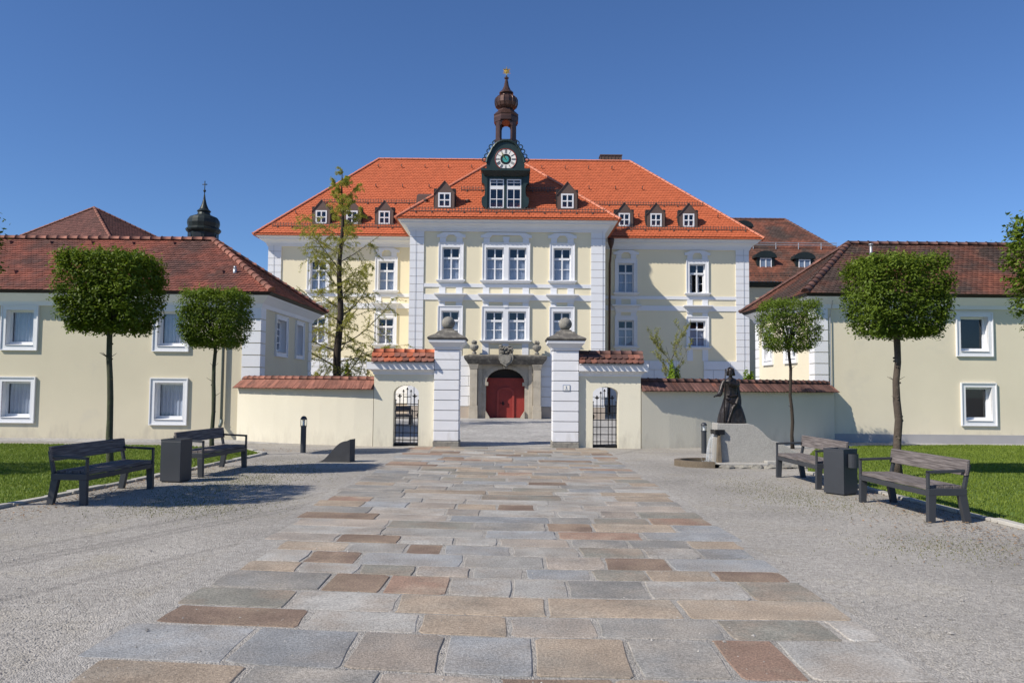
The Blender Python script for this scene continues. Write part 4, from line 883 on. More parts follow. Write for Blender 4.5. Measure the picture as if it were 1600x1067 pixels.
# ------------------------------------------------------------------ the two low flanking buildings
def flank(label, x0, x1, y0, y1, ez, ridge_z, rx, ry, wins, tm, capm, corner_side, sidewins, cat='building', plinth=None, reveal=.24, curtain=True, seed=1, wallm='cream_flank'):
    b = thing('flanking_house', label, cat, ((x0 + x1) / 2, y0, 0)); f = FRONT(y0); zt = ez - .34
    side = Frame((x1, y0, 0), (0, 1, 0), (1, 0, 0)) if corner_side > 0 else Frame((x0, y0, 0), (0, -1, 0), (-1, 0, 0))
    sg = corner_side; dp = y1 - y0; inset = .115
    hol = [(a + inset, e - inset, c + inset, d - inset) for a, e, c, d in wins]; m = MB(); f.wall(m, x0, x1, -.3, zt + .2, hol, reveal + .03, 0, 1, 2)
    sw = [(min(sg * a, sg * e) + .11, max(sg * a, sg * e) - .11, c + .11, d - .11) for a, e, c, d in sidewins]
    side.wall(m, 0 if sg > 0 else -dp, dp if sg > 0 else 0, -.3, zt + .2, sw, reveal + .03, 0, 1, 2); m.build('wall', [wallm, 'white', 'dark_room'], b)
    def surround(fr, a, e, c, d, inset):
        m = MB(); t = .04; i = inset
        fr.box(m, a, e, d - i, d, -.01, t); fr.box(m, a, e, c, c + i, -.01, t); fr.box(m, a, a + i, c + i, d - i, -.01, t); fr.box(m, e - i, e, c + i, d - i, -.01, t)
        o_ = .03
        for q in ((a - o_, e + o_, d, d + o_), (a - o_, e + o_, c - o_, c), (a - o_, a, c, d), (e, e + o_, c, d)): fr.box(m, *q, -.01, t + .03)
        m.build('window_surround', 'white', b); m = MB(); fr.hexa = None
        m.hexa([fr.p(a + i, c + i, -.0), fr.p(e - i, c + i, -.0), fr.p(e - i, c + i, -reveal), fr.p(a + i, c + i, -reveal), fr.p(a + i, c + i + .02, .07), fr.p(e - i, c + i + .02, .07), fr.p(e - i, c + i + .07, -reveal), fr.p(a + i, c + i + .07, -reveal)]); m.build('window_sill', 'white', b)
    for (a, e, c, d), h in zip(wins, hol): surround(f, a, e, c, d, inset); window(b, f, h[0], h[1], h[2] + .06, h[3], reveal - .06, 'one', 'full' if curtain else False, fw=.065)
    for (a, e, c, d), h in zip(sidewins, sw): surround(side, min(sg * a, sg * e), max(sg * a, sg * e), c, d, .11); window(b, side, h[0], h[1], h[2] + .06, h[3], reveal - .06, 'grid' if sg > 0 else 'one', False, fw=.06)
    # corner quoins wrap both faces
    qx = x1 if sg > 0 else x0; n = round((zt - .02) / .37); hh = zt / n
    for k in range(n):
        m = MB(); z0, z1 = k * hh + .014, (k + 1) * hh - .014; A, B = (qx - .52, qx + .04) if sg > 0 else (qx - .04, qx + .40); m.box(A, B, y0 - .04, y0 + .45, z0, z1); m.build('quoin_block', 'white', b)
        m = MB(); C, D = (qx - .2, qx + .03); C, D = (C, D) if sg > 0 else (qx - .03, qx + .2); m.box(C, D, y1 - .45, y1 - .02, z0, z1); m.build('quoin_block', 'white', b)
    if plinth: m = MB(); f.box(m, x0 + .4, x1, -.2, plinth, -.01, .035); m.build('plinth', 'plinth_grey', b)
    eaves(b, x0, x1, y0, y1, zt, [(.05, -.02), (.07, .04), (.09, .10), (.16, .16), (.27, .26), (.30, .28), (.34, .33)], gm='iron')
    e = .48; E = (x0 - e, x1 + e, y0 - e, y1 + e); ezr = ez + .08
    p0, p1, p2, p3 = (E[0], E[2], ezr), (E[1], E[2], ezr), (E[1], E[3], ezr), (E[0], E[3], ezr)
    if sg > 0: ra, rb = (x0 - e, ry, ridge_z), (rx, ry, ridge_z)
    else: ra, rb = (rx, ry, ridge_z), (x1 + e, ry, ridge_z)
    m = MB(); m.poly([p0, p1, rb, ra]); m.poly([p2, p3, ra, rb]); m.poly([p1, p2, rb]); m.poly([p3, p0, ra]); m.poly([p3, p2, p1, p0]); r = m.build('roof', tm, b)
    t = MB(); tile_plane(t, [p0, p1, rb, ra], .175, .165, seed=seed)
    if sg > 0: tile_plane(t, [p1, p2, rb], .175, .165, seed=seed + 1)
    else: tile_plane(t, [p3, p0, ra], .175, .165, seed=seed + 1)
    t.build('roof_tiles', tm, r, kind='stuff'); up_ = Vector((0, 0, .05))
    caps(r, Vector(ra) + up_, Vector(rb) + up_, capm, .36, .115, capm)
    h0, hr = (p1, rb) if sg > 0 else (p0, ra); caps(r, Vector(h0) + up_, Vector(hr) + up_, capm, .36, .115, capm)
    h1 = p2 if sg > 0 else p3; caps(r, Vector(h1) + up_, Vector(hr) + up_, capm, .36, .115, capm)
    return b, r
YLB, YRB = 24.2, 25.5
def rects(lst, Y):
    o = []
    for a, b, c, d in lst: xa = P(a, (c + d) / 2, Y)[0]; xb = P(b, (c + d) / 2, Y)[0]; o.append((xa, xb, P((a + b) / 2, d, Y)[1], P((a + b) / 2, c, Y)[1]))
    return o
lx1 = P(405.5, 540, YLB)[0]; lez = P(400, 456.5, YLB - .48)[1]; ly1 = YLB + 6.2
lw = rects([(4, 59, 478.5, 546), (241, 295, 480.5, 548), (-3, 54, 590, 659), (236, 292, 592, 662.5)], YLB)
dl = 4.6; lw2 = [(a - dl, b - dl, c, d) for a, b, c, d in (lw[0], lw[2])]
left_b, left_r = flank('low cream building at left with red hipped roof and curtained windows', -26, lx1, YLB, ly1, lez - .06, 6.62, P(334, 372, YLB + 3.1)[0], YLB + 3.1, lw + lw2, 'tile_old', 'cap_red', 1,
      [(1.55, 2.85, 2.62, 3.92), (3.95, 5.0, 2.62, 3.92)], seed=31)
rx0 = P(1274, 560, YRB)[0]; rez = P(1265, 458.5, YRB - .48)[1]; ry1 = YRB + 6.2
rw = rects([(1494.5, 1549, 489.6, 555.8), (1502.5, 1555, 599.5, 664)], YRB); dr_ = 4.6; rw = rw + [(a + dr_, b + dr_, c, d) for a, b, c, d in rw]
right_b, right_r = flank('low cream building at right with dark red hipped roof and grey plinth', rx0, 26, YRB, ry1, rez - .06, P(1325, 382, YRB + 3.2)[1], P(1325, 382, YRB + 3.2)[0], YRB + 3.2, rw, 'tile_brown', 'cap_dark', -1,
      [(1.6, 2.8, 2.6, 3.95), (4.1, 5.2, 2.6, 3.95)], plinth=.28, curtain=False, seed=41, wallm='cream_flank_lit')
# rainwater pipes and roof vents on the flanking buildings
m = MB(); x = P(349, 600, YLB)[0]; m.tube([(x, YLB - .35, lez - .1), (x, YLB - .33, lez - .3), (x, YLB - .09, lez - .75), (x, YLB - .09, .55)], .045); m.tube([(x, YLB - .09, .62), (x, YLB - .09, .5), (x + .02, YLB - .25, .42)], .055, 8)
m.build('downpipe', 'pipe_green', left_b, smooth=True)
m = MB(); x = P(1297, 600, YRB)[0]; m.tube([(x, YRB - .3, rez - .2), (x, YRB - .06, rez - .7), (x, YRB - .06, .1)], .018, 6); m.build('lightning_conductor', 'zinc', right_b)
def roof_pt(px_, py_, ey, ez_, ry_, rz_):
    sl = (rz_ - ez_) / (ry_ - ey); d = ray(px_, py_); t = (ez_ - EYE - sl * ey) / (d.z - sl * d.y); return Vector((d.x * t, d.y * t, EYE + d.z * t))
le, re_ = (YLB - .48, lez + .02, YLB + 3.1, 6.62), (YRB - .48, rez + .02, YRB + 3.2, P(1325, 382, YRB + 3.2)[1])
p = roof_pt(367, 427, *le); m = MB(); m.tube([p + Vector((0, 0, -.1)), p + Vector((0, 0, .14))], .06, 8); m.tube([p + Vector((0, 0, .14)), p + Vector((0, 0, .22))], .045, 8); m.build('vent_pipe', 'zinc', left_r, smooth=True)
p = roof_pt(1361, 398, *re_); m = MB(); m.tube([p + Vector((0, 0, -.1)), p + Vector((0, 0, .1)), p + Vector((0, 0, .34))], [.10, .05, .045], 8); m.tube([p + Vector((0, 0, .34)), p + Vector((0, 0, .38))], .08, 8); m.build('vent_pipe', 'zinc', right_r, smooth=True)
for sp, par, pts in ((le, left_r, [(13, 381), (76, 381), (140, 381), (204, 382), (268, 382), (78, 427), (344, 427), (20, 427)]), (re_, right_r, [(1344, 391), (1408, 391), (1470, 393), (1532, 394), (1590, 395)])):
    for q in pts:
        p = roof_pt(*q, *sp); m = MB(); m.hexa([p + Vector(v) for v in ((-.13, -.09, -.03), (.13, -.09, -.03), (.13, .2, .02), (-.13, .2, .02), (-.09, -.09, .09), (.09, -.09, .09), (.1, .2, .12), (-.1, .2, .12))]); m.build('vent_tile', 'tile_old' if par is left_r else 'tile_brown', par)

# ------------------------------------------------------------------ things standing far behind
fh = thing('hall_roof_house', 'distant building with steep dark brown hipped roof behind left building', 'house', (-30, 58, 0))
ax, az = P(147, 325, 62); q = [(-44.5, 61, 10.3), (-27.6, 56, 10.3), (-22.2, 66, 10.3), (-34, 70, 10.3)]; apx = (ax, 62, az); cq = (-30.8, 63)
sh_ = lambda p, z: (cq[0] + (p[0] - cq[0]) * .95, cq[1] + (p[1] - cq[1]) * .95, z)
m = MB(); m.prism([sh_(p, 0) for p in q][::-1], [sh_(p, 10.35) for p in q][::-1]); m.build('wall', 'cream_flank', fh)
m = MB(); [m.poly([q[k], q[(k + 1) % 4], apx]) for k in range(4)]; fr_ = m.build('roof', 'tile_far', fh); t = MB(); tile_plane(t, [q[0], q[1], apx], .24, .22, seed=51); tile_plane(t, [q[1], q[2], apx], .24, .22, seed=52); t.build('roof_tiles', 'tile_far', fr_, kind='stuff')
rc = MB()
for k in range(3): caps(fr_, Vector(q[k]) + lift, Vector(apx) + lift, 'far', .4, .11, 'cap_red', rc)
rc.build('ridge_tiles', 'cap_red', fr_, kind='stuff')
YT = 66.; tx = P(318.5, 340, YT)[0]; tz = lambda y: P(318.5, y, YT)[1]; tk = YT / FPX
tw = thing('church_tower', 'dark green onion domed church tower top behind red roof', 'church tower', (tx, YT, 0))
m = MB(); m.lathe([(23 * tk, 0), (23 * tk, tz(364.5))], tx, YT, 8, rot=math.pi / 8); m.build('drum', 'green_black', tw)
for e in range(8):
    a = e * math.pi / 4; n_ = Vector((math.cos(a), math.sin(a), 0)); s2 = Vector((-n_.y, n_.x, 0)); c = Vector((tx, YT, 0)) + n_ * (23 * tk * math.cos(math.pi / 8))
    pts = [(-.32, tz(380)), (.32, tz(380)), (.32, tz(371))] + [(.32 * math.cos(t), tz(371) + .28 * math.sin(t)) for t in np.linspace(.3, math.pi - .3, 6)] + [(-.32, tz(371))]
    m = MB(); m.prism([c + s2 * u + Vector((0, 0, z)) + n_ * .05 for u, z in pts], [c + s2 * u + Vector((0, 0, z)) - n_ * .05 for u, z in pts]); m.build('louvre', 'dial_black', tw)
m = MB(); m.lathe([(23 * tk, tz(365)), (25.5 * tk, tz(362.5)), (26.5 * tk, tz(360.5)), (26.5 * tk, tz(359)), (23 * tk, tz(356.5)), (24.5 * tk, tz(350)), (24 * tk, tz(345)), (21 * tk, tz(340.5)), (15 * tk, tz(338)), (10 * tk, tz(336)), (9 * tk, tz(332.5)), (10.5 * tk, tz(331)), (10.5 * tk, tz(330)), (7 * tk, tz(327)), (4 * tk, tz(320)), (2 * tk, tz(312)), (.9 * tk, tz(304))], tx, YT, 16); m.build('onion_dome', 'green_black', tw)
m = MB(); m.ball((tx, YT, tz(298.5)), 2.2 * tk, 10, 8); m.tube([(tx, YT, tz(305)), (tx, YT, tz(283))], .035, 6); m.box(tx - .2, tx + .2, YT - .03, YT + .03, tz(289), tz(287.8)); m.build('finial', 'green_black', tw, smooth=True)
# right: annex with mansard roof
YA = 56.; an = thing('annex', 'distant cream annex with brown mansard roof and arched dormers behind right', 'building', (22, YA, 0))
ae = P(1200, 440, YA - .5)[1]; ab = P(1250, 389, YA + 2.4)[1]; ar = P(1180, 343, YA + 7)[1]; axr = P(1226, 344, YA + 7)[0]; abr = P(1309, 388, YA + 2.4)[0]; aer = abr + 1.8; x0 = 9.
m = MB(); FRONT(YA).wall(m, x0, aer - .4, 0, ae, [(P(1209, 460, YA)[0] - .1, P(1225, 460, YA)[0] + .3, ae - 2.4, ae - .75)], .2, 0, 1, 1); Frame((aer - .4, YA, 0), (0, 1, 0), (1, 0, 0)).wall(m, 0, 14, 0, ae, []); m.build('wall', ['cream_flank', 'dark_room'], an)
window(an, FRONT(YA), P(1209, 460, YA)[0] - .1, P(1225, 460, YA)[0] + .3, ae - 2.4, ae - .75, .1, 'two', False)
m = MB(); A1, B1 = (x0, YA - .5, ae), (aer, YA - .5, ae); A2, B2 = (x0, YA + 2.4, ab), (abr, YA + 2.4, ab); A3, B3 = (x0, YA + 7, ar), (axr, YA + 7, ar); Bb1, Bb2 = (aer, YA + 14, ae), (abr, YA + 11.6, ab)
m.poly([A1, B1, B2, A2]); m.poly([A2, B2, B3, A3]); m.poly([B1, Bb1, Bb2, B2]); m.poly([B2, Bb2, B3]); ro = m.build('roof', 'tile_brown', an)
t = MB(); tile_plane(t, [A1, B1, B2, A2], .24, .22, seed=61); tile_plane(t, [A2, B2, B3, A3], .24, .22, seed=62); tile_plane(t, [B2, Bb2, B3], .24, .22, seed=63); tile_plane(t, [B1, Bb1, Bb2, B2], .24, .22, seed=64); t.build('roof_tiles', 'tile_brown', ro, kind='stuff')
rc = MB(); caps(ro, Vector(A3) + lift, Vector(B3) + lift, 'anx', .4, .11, 'cap_dark', rc); caps(ro, Vector(B2) + lift, Vector(B3) + lift, 'anx', .4, .11, 'cap_dark', rc); caps(ro, Vector(B1) + lift, Vector(B2) + lift, 'anx', .4, .11, 'cap_dark', rc); rc.build('ridge_tiles', 'cap_dark', ro, kind='stuff')
m = MB(); m.frustum((x0, aer - .3, YA - .12, YA + .2), ae - .35, (x0, aer + .05, YA - .6, YA + .2), ae - .02); m.build('gutter', 'green_black', an)
m = MB(); m.tube([(x0, YA + 2.3, ab + .25), (abr - .1, YA + 2.3, ab + .25)], .035, 6); m.tube([(x0, YA + 2.3, ab + .42), (abr - .1, YA + 2.3, ab + .42)], .03, 6)
for k in range(9): u = x0 + (abr - x0) * k / 9 + .4; m.tube([(u, YA + 2.3, ab - .05), (u, YA + 2.3, ab + .45)], .03, 6)
m.build('snow_rail', 'zinc', ro)
m = MB()
u = x0
while u < aer - .6: m.box(u, u + .03, YA - .1, YA - .07, ae + .35, ae + .7); u += .3
m.box(x0, aer - .6, YA - .1, YA - .07, ae + .62, ae + .66); m.build('snow_guard', 'brown_sheet', ro)
for pxl, pyl, Yd in ((1196.5, 424, YA + .75), (1257, 426, YA + .75), (1161, 375, YA + 4.0)):
    x, z = P(pxl, pyl, Yd); f = FRONT(Yd); m = MB(); hw = .62; a = [(x - hw, z - .3), (x + hw, z - .3), (x + hw, z + 1.0)] + [(x + hw * math.cos(t), z + 1.0 + .42 * math.sin(t)) for t in np.linspace(.2, math.pi - .2, 8)] + [(x - hw, z + 1.0)]
    f.poly(m, a, -3, 0); dd = m.build('dormer', 'green_black', an); m = MB()
    top = [(x + (hw + .16) * math.cos(t), z + .98 + .5 * math.sin(t)) for t in np.linspace(0, math.pi, 10)]; f.poly(m, top, -3, .15); m.build('dormer_roof', 'green_black', dd)
    m = MB()
    for q in ((x - .42, x - .36, z, z + .95), (x + .36, x + .42, z, z + .95), (x - .36, x + .36, z, z + .07), (x - .36, x + .36, z + .88, z + .95), (x - .04, x + .04, z + .07, z + .88)): f.box(m, *q, -.01, .05)
    m.build('window_frame', 'white', dd)
    for (p_, q_) in ((x - .36, x - .04), (x + .04, x + .36)): m = MB(); f.box(m, p_, q_, z + .07, z + .88, -.01, .02); m.build('pane', 'pane_blue' if 'pane_blue' in MATS else 'curtain', dd)

# ------------------------------------------------------------------ gate pillars
YP = 22.05
def pillar(xl, xr, label, sign=False):
    c = (xl + xr) / 2; h = (xr - xl) / 2; p = thing('gate_pillar', label, 'gate pillar', (c, YP + h, 0), 'white pillars of the gateway'); y0, y1 = YP, YP + 2 * h
    m = MB(); m.box(c - h + .02, c + h - .02, y0 + .02, y1 - .02, 0, 2.75); m.build('shaft', 'plinth_grey', p)
    m = MB(); m.box(c - h - .02, c + h + .02, y0 - .02, y1 + .02, 0, .165); m.build('base_stone', 'stone_grey', p, bevel=.02)
    zs = .17; n = 9; hh = (2.69 - zs) / n
    for k in range(n): m = MB(); m.box(c - h, c + h, y0, y1, zs + k * hh + .011, zs + (k + 1) * hh - .011); m.build('rusticated_block', 'white_old', p, bevel=.008)
    m = MB(); z = 2.69
    for (a, za), (b, zb_) in zip([(.0, 0), (.03, .02), (.03, .05), (.05, .09), (.11, .16), (.15, .2)], [(.03, .02), (.03, .05), (.05, .09), (.11, .16), (.15, .2), (.16, .27)]): m.frustum((c - h - a, c + h + a, y0 - a, y1 + a), z + za, (c - h - b, c + h + b, y0 - b, y1 + b), z + zb_)
    m.build('capital', 'white_old', p)
    m = MB(); e = h + .2; yc = (y0 + y1) / 2; z = 2.96
    def ring(a, z0, b, z1): m.frustum((c - a, c + a, yc - a, yc + a), z0, (c - b, c + b, yc - b, yc + b), z1)
    ring(e - .03, z, e, z + .05); ring(e, z + .05, e - .02, z + .08); ring(e - .02, z + .08, .34, z + .17); ring(.34, z + .17, .24, z + .27); ring(.19, z + .27, .15, z + .33); m.build('cap_stone', 'stone_dark', p, bevel=.01)
    m = MB(); m.ball((c, yc, z + .33 + .165), .185, 18, 14, 0, .03); m.build('stone_ball', 'stone_grey', p, smooth=True)
    if sign:
        f = FRONT(y0); u0, u1 = P(880.2, 605, YP)[0], P(890, 605, YP)[0]; z0, z1 = P(885, 610.3, YP)[1], P(885, 602, YP)[1]
        m = MB(); f.box(m, u0 - .012, u1 + .012, z0 - .012, z1 + .012, 0, .014, 0); f.box(m, u0, u1, z0, z1, .010, .020, 1); cx_ = (u0 + u1) / 2; f.box(m, cx_ - .008, cx_ + .01, z0 + .055, z1 - .02, .019, .023, 0); f.poly(m, [(cx_ - .03, z1 - .045), (cx_ - .008, z1 - .035), (cx_ - .008, z1 - .02)], .019, .023, 0); f.box(m, cx_ - .025, cx_ + .028, z0 + .05, z0 + .06, .019, .0225, 0); f.box(m, cx_ - .05, cx_ + .05, z0 + .022, z0 + .032, .019, .023, 0)
        m.build('number_plate', ['sign_blue', 'dial_white'], p)
mat('sign_blue', (.06, .12, .25), .5, .02, 3)
pillar(P(677.5, 650, YP)[0], P(716.5, 650, YP)[0], 'white banded gate pillar with stone ball, left of the entrance')
pillar(P(863.5, 650, YP)[0], P(904, 650, YP)[0], 'white banded gate pillar with stone ball and number plate, right of entrance', True)

# ------------------------------------------------------------------ gate wall sections with tiled tops
def tile_mesh(key, w_, L, mt, rounded=True, t=.022):
    """a roof tile: width along x, sloping down -y; origin at its upper edge"""
    mb = MB(); h = w_ / 2
    pts = [(-h, 0), (-h, -L * .72), (-h * .6, -L * .93), (0, -L), (h * .6, -L * .93), (h, -L * .72), (h, 0)] if rounded else [(-h, 0), (-h, -L), (-h * .2, -L * 1.0), (h * .55, -L), (h, -L), (h, 0)]
    crown = (lambda x: .018 * (1 - (x / h) ** 2)) if rounded else (lambda x: .022 * math.cos(x / h * 1.5))
    mb.prism([(x, y, crown(x) + t) for x, y in pts][::-1], [(x, y, crown(x)) for x, y in pts][::-1])
    me = bpy.data.meshes.new('roof_tile'); me.from_pydata(mb.v, [], mb.f); me.materials.append(MATS[mt]); return me
def lay_tile(me, par, top, out, pitch, along, yaw=0, roll=0):
    """out: horizontal direction the slope falls to; along: horizontal direction of tile width"""
    a = Vector(along).normalized(); o_ = Vector(out).normalized(); yv = (-o_ * math.cos(pitch) + Vector((0, 0, 1)) * math.sin(pitch)); zv = a.cross(yv)
    R_ = Matrix((a, yv, zv)).transposed() @ Matrix.Rotation(yaw, 3, 'Z') @ Matrix.Rotation(roll, 3, 'X')
    o = bpy.data.objects.new('roof_tile', me); COL.objects.link(o); o.parent = par; Mx = R_.to_4x4(); Mx.translation = Vector(top) - world_of(par); o.matrix_local = Mx
def gate_wall(xa, xb, oa, ob, z_spring, z_arch, label, mats, over_l, over_r):
    YF = 22.18; th = .42; f = FRONT(YF); g = thing('gate_wall', label, 'gate wall', ((xa + xb) / 2, YF, 0), 'tiled wall sections beside the gate pillars')
    c = (oa + ob) / 2; r = (ob - oa) / 2; m = MB(); zt = 2.38
    arch = [(c - r * math.cos(a), z_spring + (z_arch - z_spring) * math.sin(a)) for a in np.linspace(0, math.pi, 17)]
    f.poly(m, [(xa, 0), (oa, 0)] + arch + [(ob, 0), (xb, 0), (xb, zt), (xa, zt)], -th, 0); m.build('wall_body', 'cream_gate', g)
    m = MB(); x0, x1 = xa - over_l, xb + over_r; yb = YF + th
    def ring(a, z0, b, z1): m.frustum((xa - (a if over_l else 0), xb + (a if over_r else 0), YF - a, yb + a), z0, (xa - (b if over_l else 0), xb + (b if over_r else 0), YF - b, yb + b), z1)
    ring(.03, 1.99, .035, 2.06); ring(.06, 2.06, .08, 2.10); ring(.08, 2.10, .17, 2.125); ring(.185, 2.13, .19, 2.33); m.build('cornice', 'white_old', g)
    zr, ze = 2.60, 2.31; yc = (YF + yb) / 2; run = yc - (YF - .26); pitch = math.atan2(zr - ze, run); L = math.hypot(zr - ze, run)
    m = MB(); m.prism([(x0, YF - .2, ze - .01), (x0, yc, zr - .03), (x0, yb + .2, ze - .01)], [(x1, YF - .2, ze - .01), (x1, yc, zr - .03), (x1, yb + .2, ze - .01)]); m.build('roof_core', 'cap_dark', g)
    n = round((x1 - x0) / .165); w_ = (x1 - x0) / n; me = [tile_mesh('g', w_ * .97, L * .62, q) for q in mats]
    for row in range(2):
        for k in range(n + (row == 1)):
            x = x0 + (k + (.5 if row == 0 else 0)) * w_; x = min(max(x, x0 + w_ * .35), x1 - w_ * .35); s = L * (.46 if row == 0 else .06)
            for side, cy in ((-1, yc), (1, yc)):
                y = yc + side * s * math.cos(pitch); z = zr - s * math.sin(pitch) + (.035 if row else .018)
                lay_tile(rnd.choice(me), g, (x, y, z), (0, side, 0), pitch - .05, (1, 0, 0) if side < 0 else (-1, 0, 0), rnd.uniform(-.03, .03), rnd.uniform(-.04, .02))
    caps(g, (x0, yc, zr + .05), (x1, yc, zr + .05), 'gw' + mats[0], .3, .10, mats[0])
    return g
gxl0, gxl1 = P(584, 640, 22.2)[0], P(678, 640, 22.2)[0]; gxr0, gxr1 = P(904, 640, 22.2)[0], P(1001, 640, 22.2)[0]
ol, or_ = (P(614.5, 650, 22.2)[0], P(654, 650, 22.2)[0]), (P(926, 650, 22.2)[0], P(966, 650, 22.2)[0])
gate_wall(gxl0, gxl1, *ol, 1.47, 1.70, 'cream wall section with orange tiles and arched gateway, left of pillars', ['cap_orange', 'cap_red'], .06, 0)
gate_wall(gxr0, gxr1, *or_, 1.50, 1.70, 'cream wall section with dark red tiles and arched gateway, right of pillars', ['cap_dark', 'cap_dark', 'cap_red'], 0, .06)

# ---- wrought iron wicket gates
def iron_gate(u0, u1, label, yoff):
    g = thing('iron_gate', label, 'gate', ((u0 + u1) / 2, 22.4, 0), 'wrought iron gates in the arched openings'); y = 22.42; W = u1 - u0 - .02; xs = [u0 + .01 + W * (k + .25) / 6.5 for k in range(7)]
    tops = [1.28, 1.44, 1.54, 1.60, 1.54, 1.44, 1.28]; lows = [.08, .08, .08, 1.17, .08, .08, .08]
    for k, (x, t, b) in enumerate(zip(xs, tops, lows)):
        m = MB(); m.tube([(x, y, b), (x, y, t)], .011, 6)
        for z in (.17, .37, .57, .77, .97, 1.17):
            if b < z: m.ball((x, y, z), .02, 6, 4)
        if k in (1, 5):      # fleur finial
            for s in (-1, 1): m.tube([(x, y, t - .09), (x + s * .05, y, t - .04), (x + s * .06, y, t - .05), (x + s * .03, y, t - .065)], [.01, .013, .012, .006], 5)
            m.ball((x, y, t - .03), (.025, .014, .05), 6, 5)
        elif k in (2, 3, 4): m.ball((x, y, t), (.02, .014, .035), 6, 5); m.box(x - .035, x + .035, y - .008, y + .008, t - .03, t - .012)
        else: m.ball((x, y, t), .02, 6, 5)
        m.build('bar', 'iron', g)
    for z in (.17, .37, .57, .77, .97, 1.17): m = MB(); m.box(xs[0] - .02, xs[-1] + .02, y - .009, y + .009, z - .011, z + .011); m.build('cross_bar', 'iron', g)
    m = MB(); m.box(xs[2], xs[4], y - .008, y + .008, 1.36, 1.38); m.build('cross_bar', 'iron', g)
    m = MB(); m.box(u0 + .005, u1 - .005, y - .02, y + .02, .0, .085); m.build('kick_plate', 'iron', g)
    m = MB(); m.box(xs[0] - .03 if yoff > 0 else xs[-1] - .03, xs[0] + .03 if yoff > 0 else xs[-1] + .03, y - .02, y + .02, .80, .92); m.tube([(xs[0] if yoff > 0 else xs[-1], y - .02, .87), (xs[0] if yoff > 0 else xs[-1], y - .07, .87), ((xs[0] + .07) if yoff > 0 else (xs[-1] - .07), y - .07, .87)], .01, 5); m.build('lock', 'iron', g)
iron_gate(*ol, 'black wrought iron gate under the arch in the orange tiled wall section', -1); iron_gate(*or_, 'black wrought iron gate under the arch in the dark tiled wall section', 1)

# ------------------------------------------------------------------ curved courtyard walls
def curved_wall(pts, label, z_ridge, z_eave, mats, bodym):
    g = thing('courtyard_wall', label, 'wall', (*pts[len(pts) // 2], 0)); V = [Vector((x, y, 0)) for x, y in pts]; n = len(V); th = .2
    nor = []
    for k in range(n): d = (V[min(k + 1, n - 1)] - V[max(k - 1, 0)]).normalized(); nor.append(Vector((d.y, -d.x, 0)))
    m = MB(); up_ = Vector((0, 0, z_eave + .06)); dn = Vector((0, 0, -.2))
    i = m.add([q for v, nn in zip(V, nor) for q in (v + nn * th + dn, v + nn * th + up_, v - nn * th + up_, v - nn * th + dn)])
    for k in range(n - 1):
        for e in range(4): m.face((i + 4 * k + e, i + 4 * (k + 1) + e, i + 4 * (k + 1) + (e + 1) % 4, i + 4 * k + (e + 1) % 4))
    m.face((i, i + 1, i + 2, i + 3)); m.face((i + 4 * n - 1, i + 4 * n - 2, i + 4 * n - 3, i + 4 * n - 4)); m.build('wall_body', bodym, g)
    m = MB(); hw = .36; i = m.add([q for v, nn in zip(V, nor) for q in (v + nn * (hw - .04) + Vector((0, 0, z_eave - .015)), v + Vector((0, 0, z_ridge - .04)), v - nn * (hw - .04) + Vector((0, 0, z_eave - .015)))])
    for k in range(n - 1):
        for e in range(3): m.face((i + 3 * k + e, i + 3 * (k + 1) + e, i + 3 * (k + 1) + (e + 1) % 3, i + 3 * k + (e + 1) % 3))
    m.face((i, i + 1, i + 2)); m.face((i + 3 * n - 1, i + 3 * n - 2, i + 3 * n - 3)); m.build('roof_core', 'cap_dark', g)
    pitch = math.atan2(z_ridge - z_eave, hw); L = math.hypot(z_ridge - z_eave, hw); me = [tile_mesh('c', .138, L + .02, q, False) for q in mats]
    cum = [0]
    for k in range(n - 1): cum.append(cum[-1] + (V[k + 1] - V[k]).length)
    def at(s):
        s = min(max(s, 0), cum[-1] - 1e-6); k = max(j for j in range(n - 1) if cum[j] <= s); f_ = (s - cum[k]) / (cum[k + 1] - cum[k]); return V[k].lerp(V[k + 1], f_), nor[k].lerp(nor[k + 1], f_).normalized()
    N_ = round(cum[-1] / .14)
    for k in range(N_):
        p, nn = at((k + .5) * cum[-1] / N_); al = Vector((-nn.y, nn.x, 0))
        q = mats[int(k / N_ * len(mats)) % len(mats)]
        lay_tile(rnd.choice(me), g, p + Vector((0, 0, z_ridge - .01)), nn, pitch, al, rnd.uniform(-.02, .02), rnd.uniform(-.02, .01)); lay_tile(rnd.choice(me), g, p + Vector((0, 0, z_ridge - .01)), -nn, pitch, -al)
    NR = round(cum[-1] / .27)
    for k in range(NR):
        p0, _ = at(k * cum[-1] / NR); p1, _ = at((k + 1) * cum[-1] / NR); caps(g, p0 + Vector((0, 0, z_ridge + .02)), p1 + Vector((0, 0, z_ridge + .02)), 'cw' + mats[0], .28, .085, mats[0])
def arcpts(p0, p1, sag, n=9):
    a, b = Vector(p0), Vector(p1); d = b - a; nn = Vector((d.y, -d.x)).normalized(); return [tuple(a.lerp(b, k / n) + nn * sag * 4 * (k / n) * (1 - k / n)) for k in range(n + 1)]
LWP = arcpts((-8.15, 24.25), (gxl0 + .02, 22.38), .30); RWP = arcpts((gxr1 - .02, 22.38), (10.15, 25.55), .42)
curved_wall(LWP, 'low curved cream wall with sunlit red tile coping, left of the gate', 1.86, 1.58, ['cap_red', 'cap_red', 'cap_red'], 'cream_wall')
curved_wall(RWP, 'low curved wall with dark tile coping behind the statue, right of gate', 1.88, 1.60, ['cap_dark', 'cap_dark', 'cap_dark'], 'cream_wall')

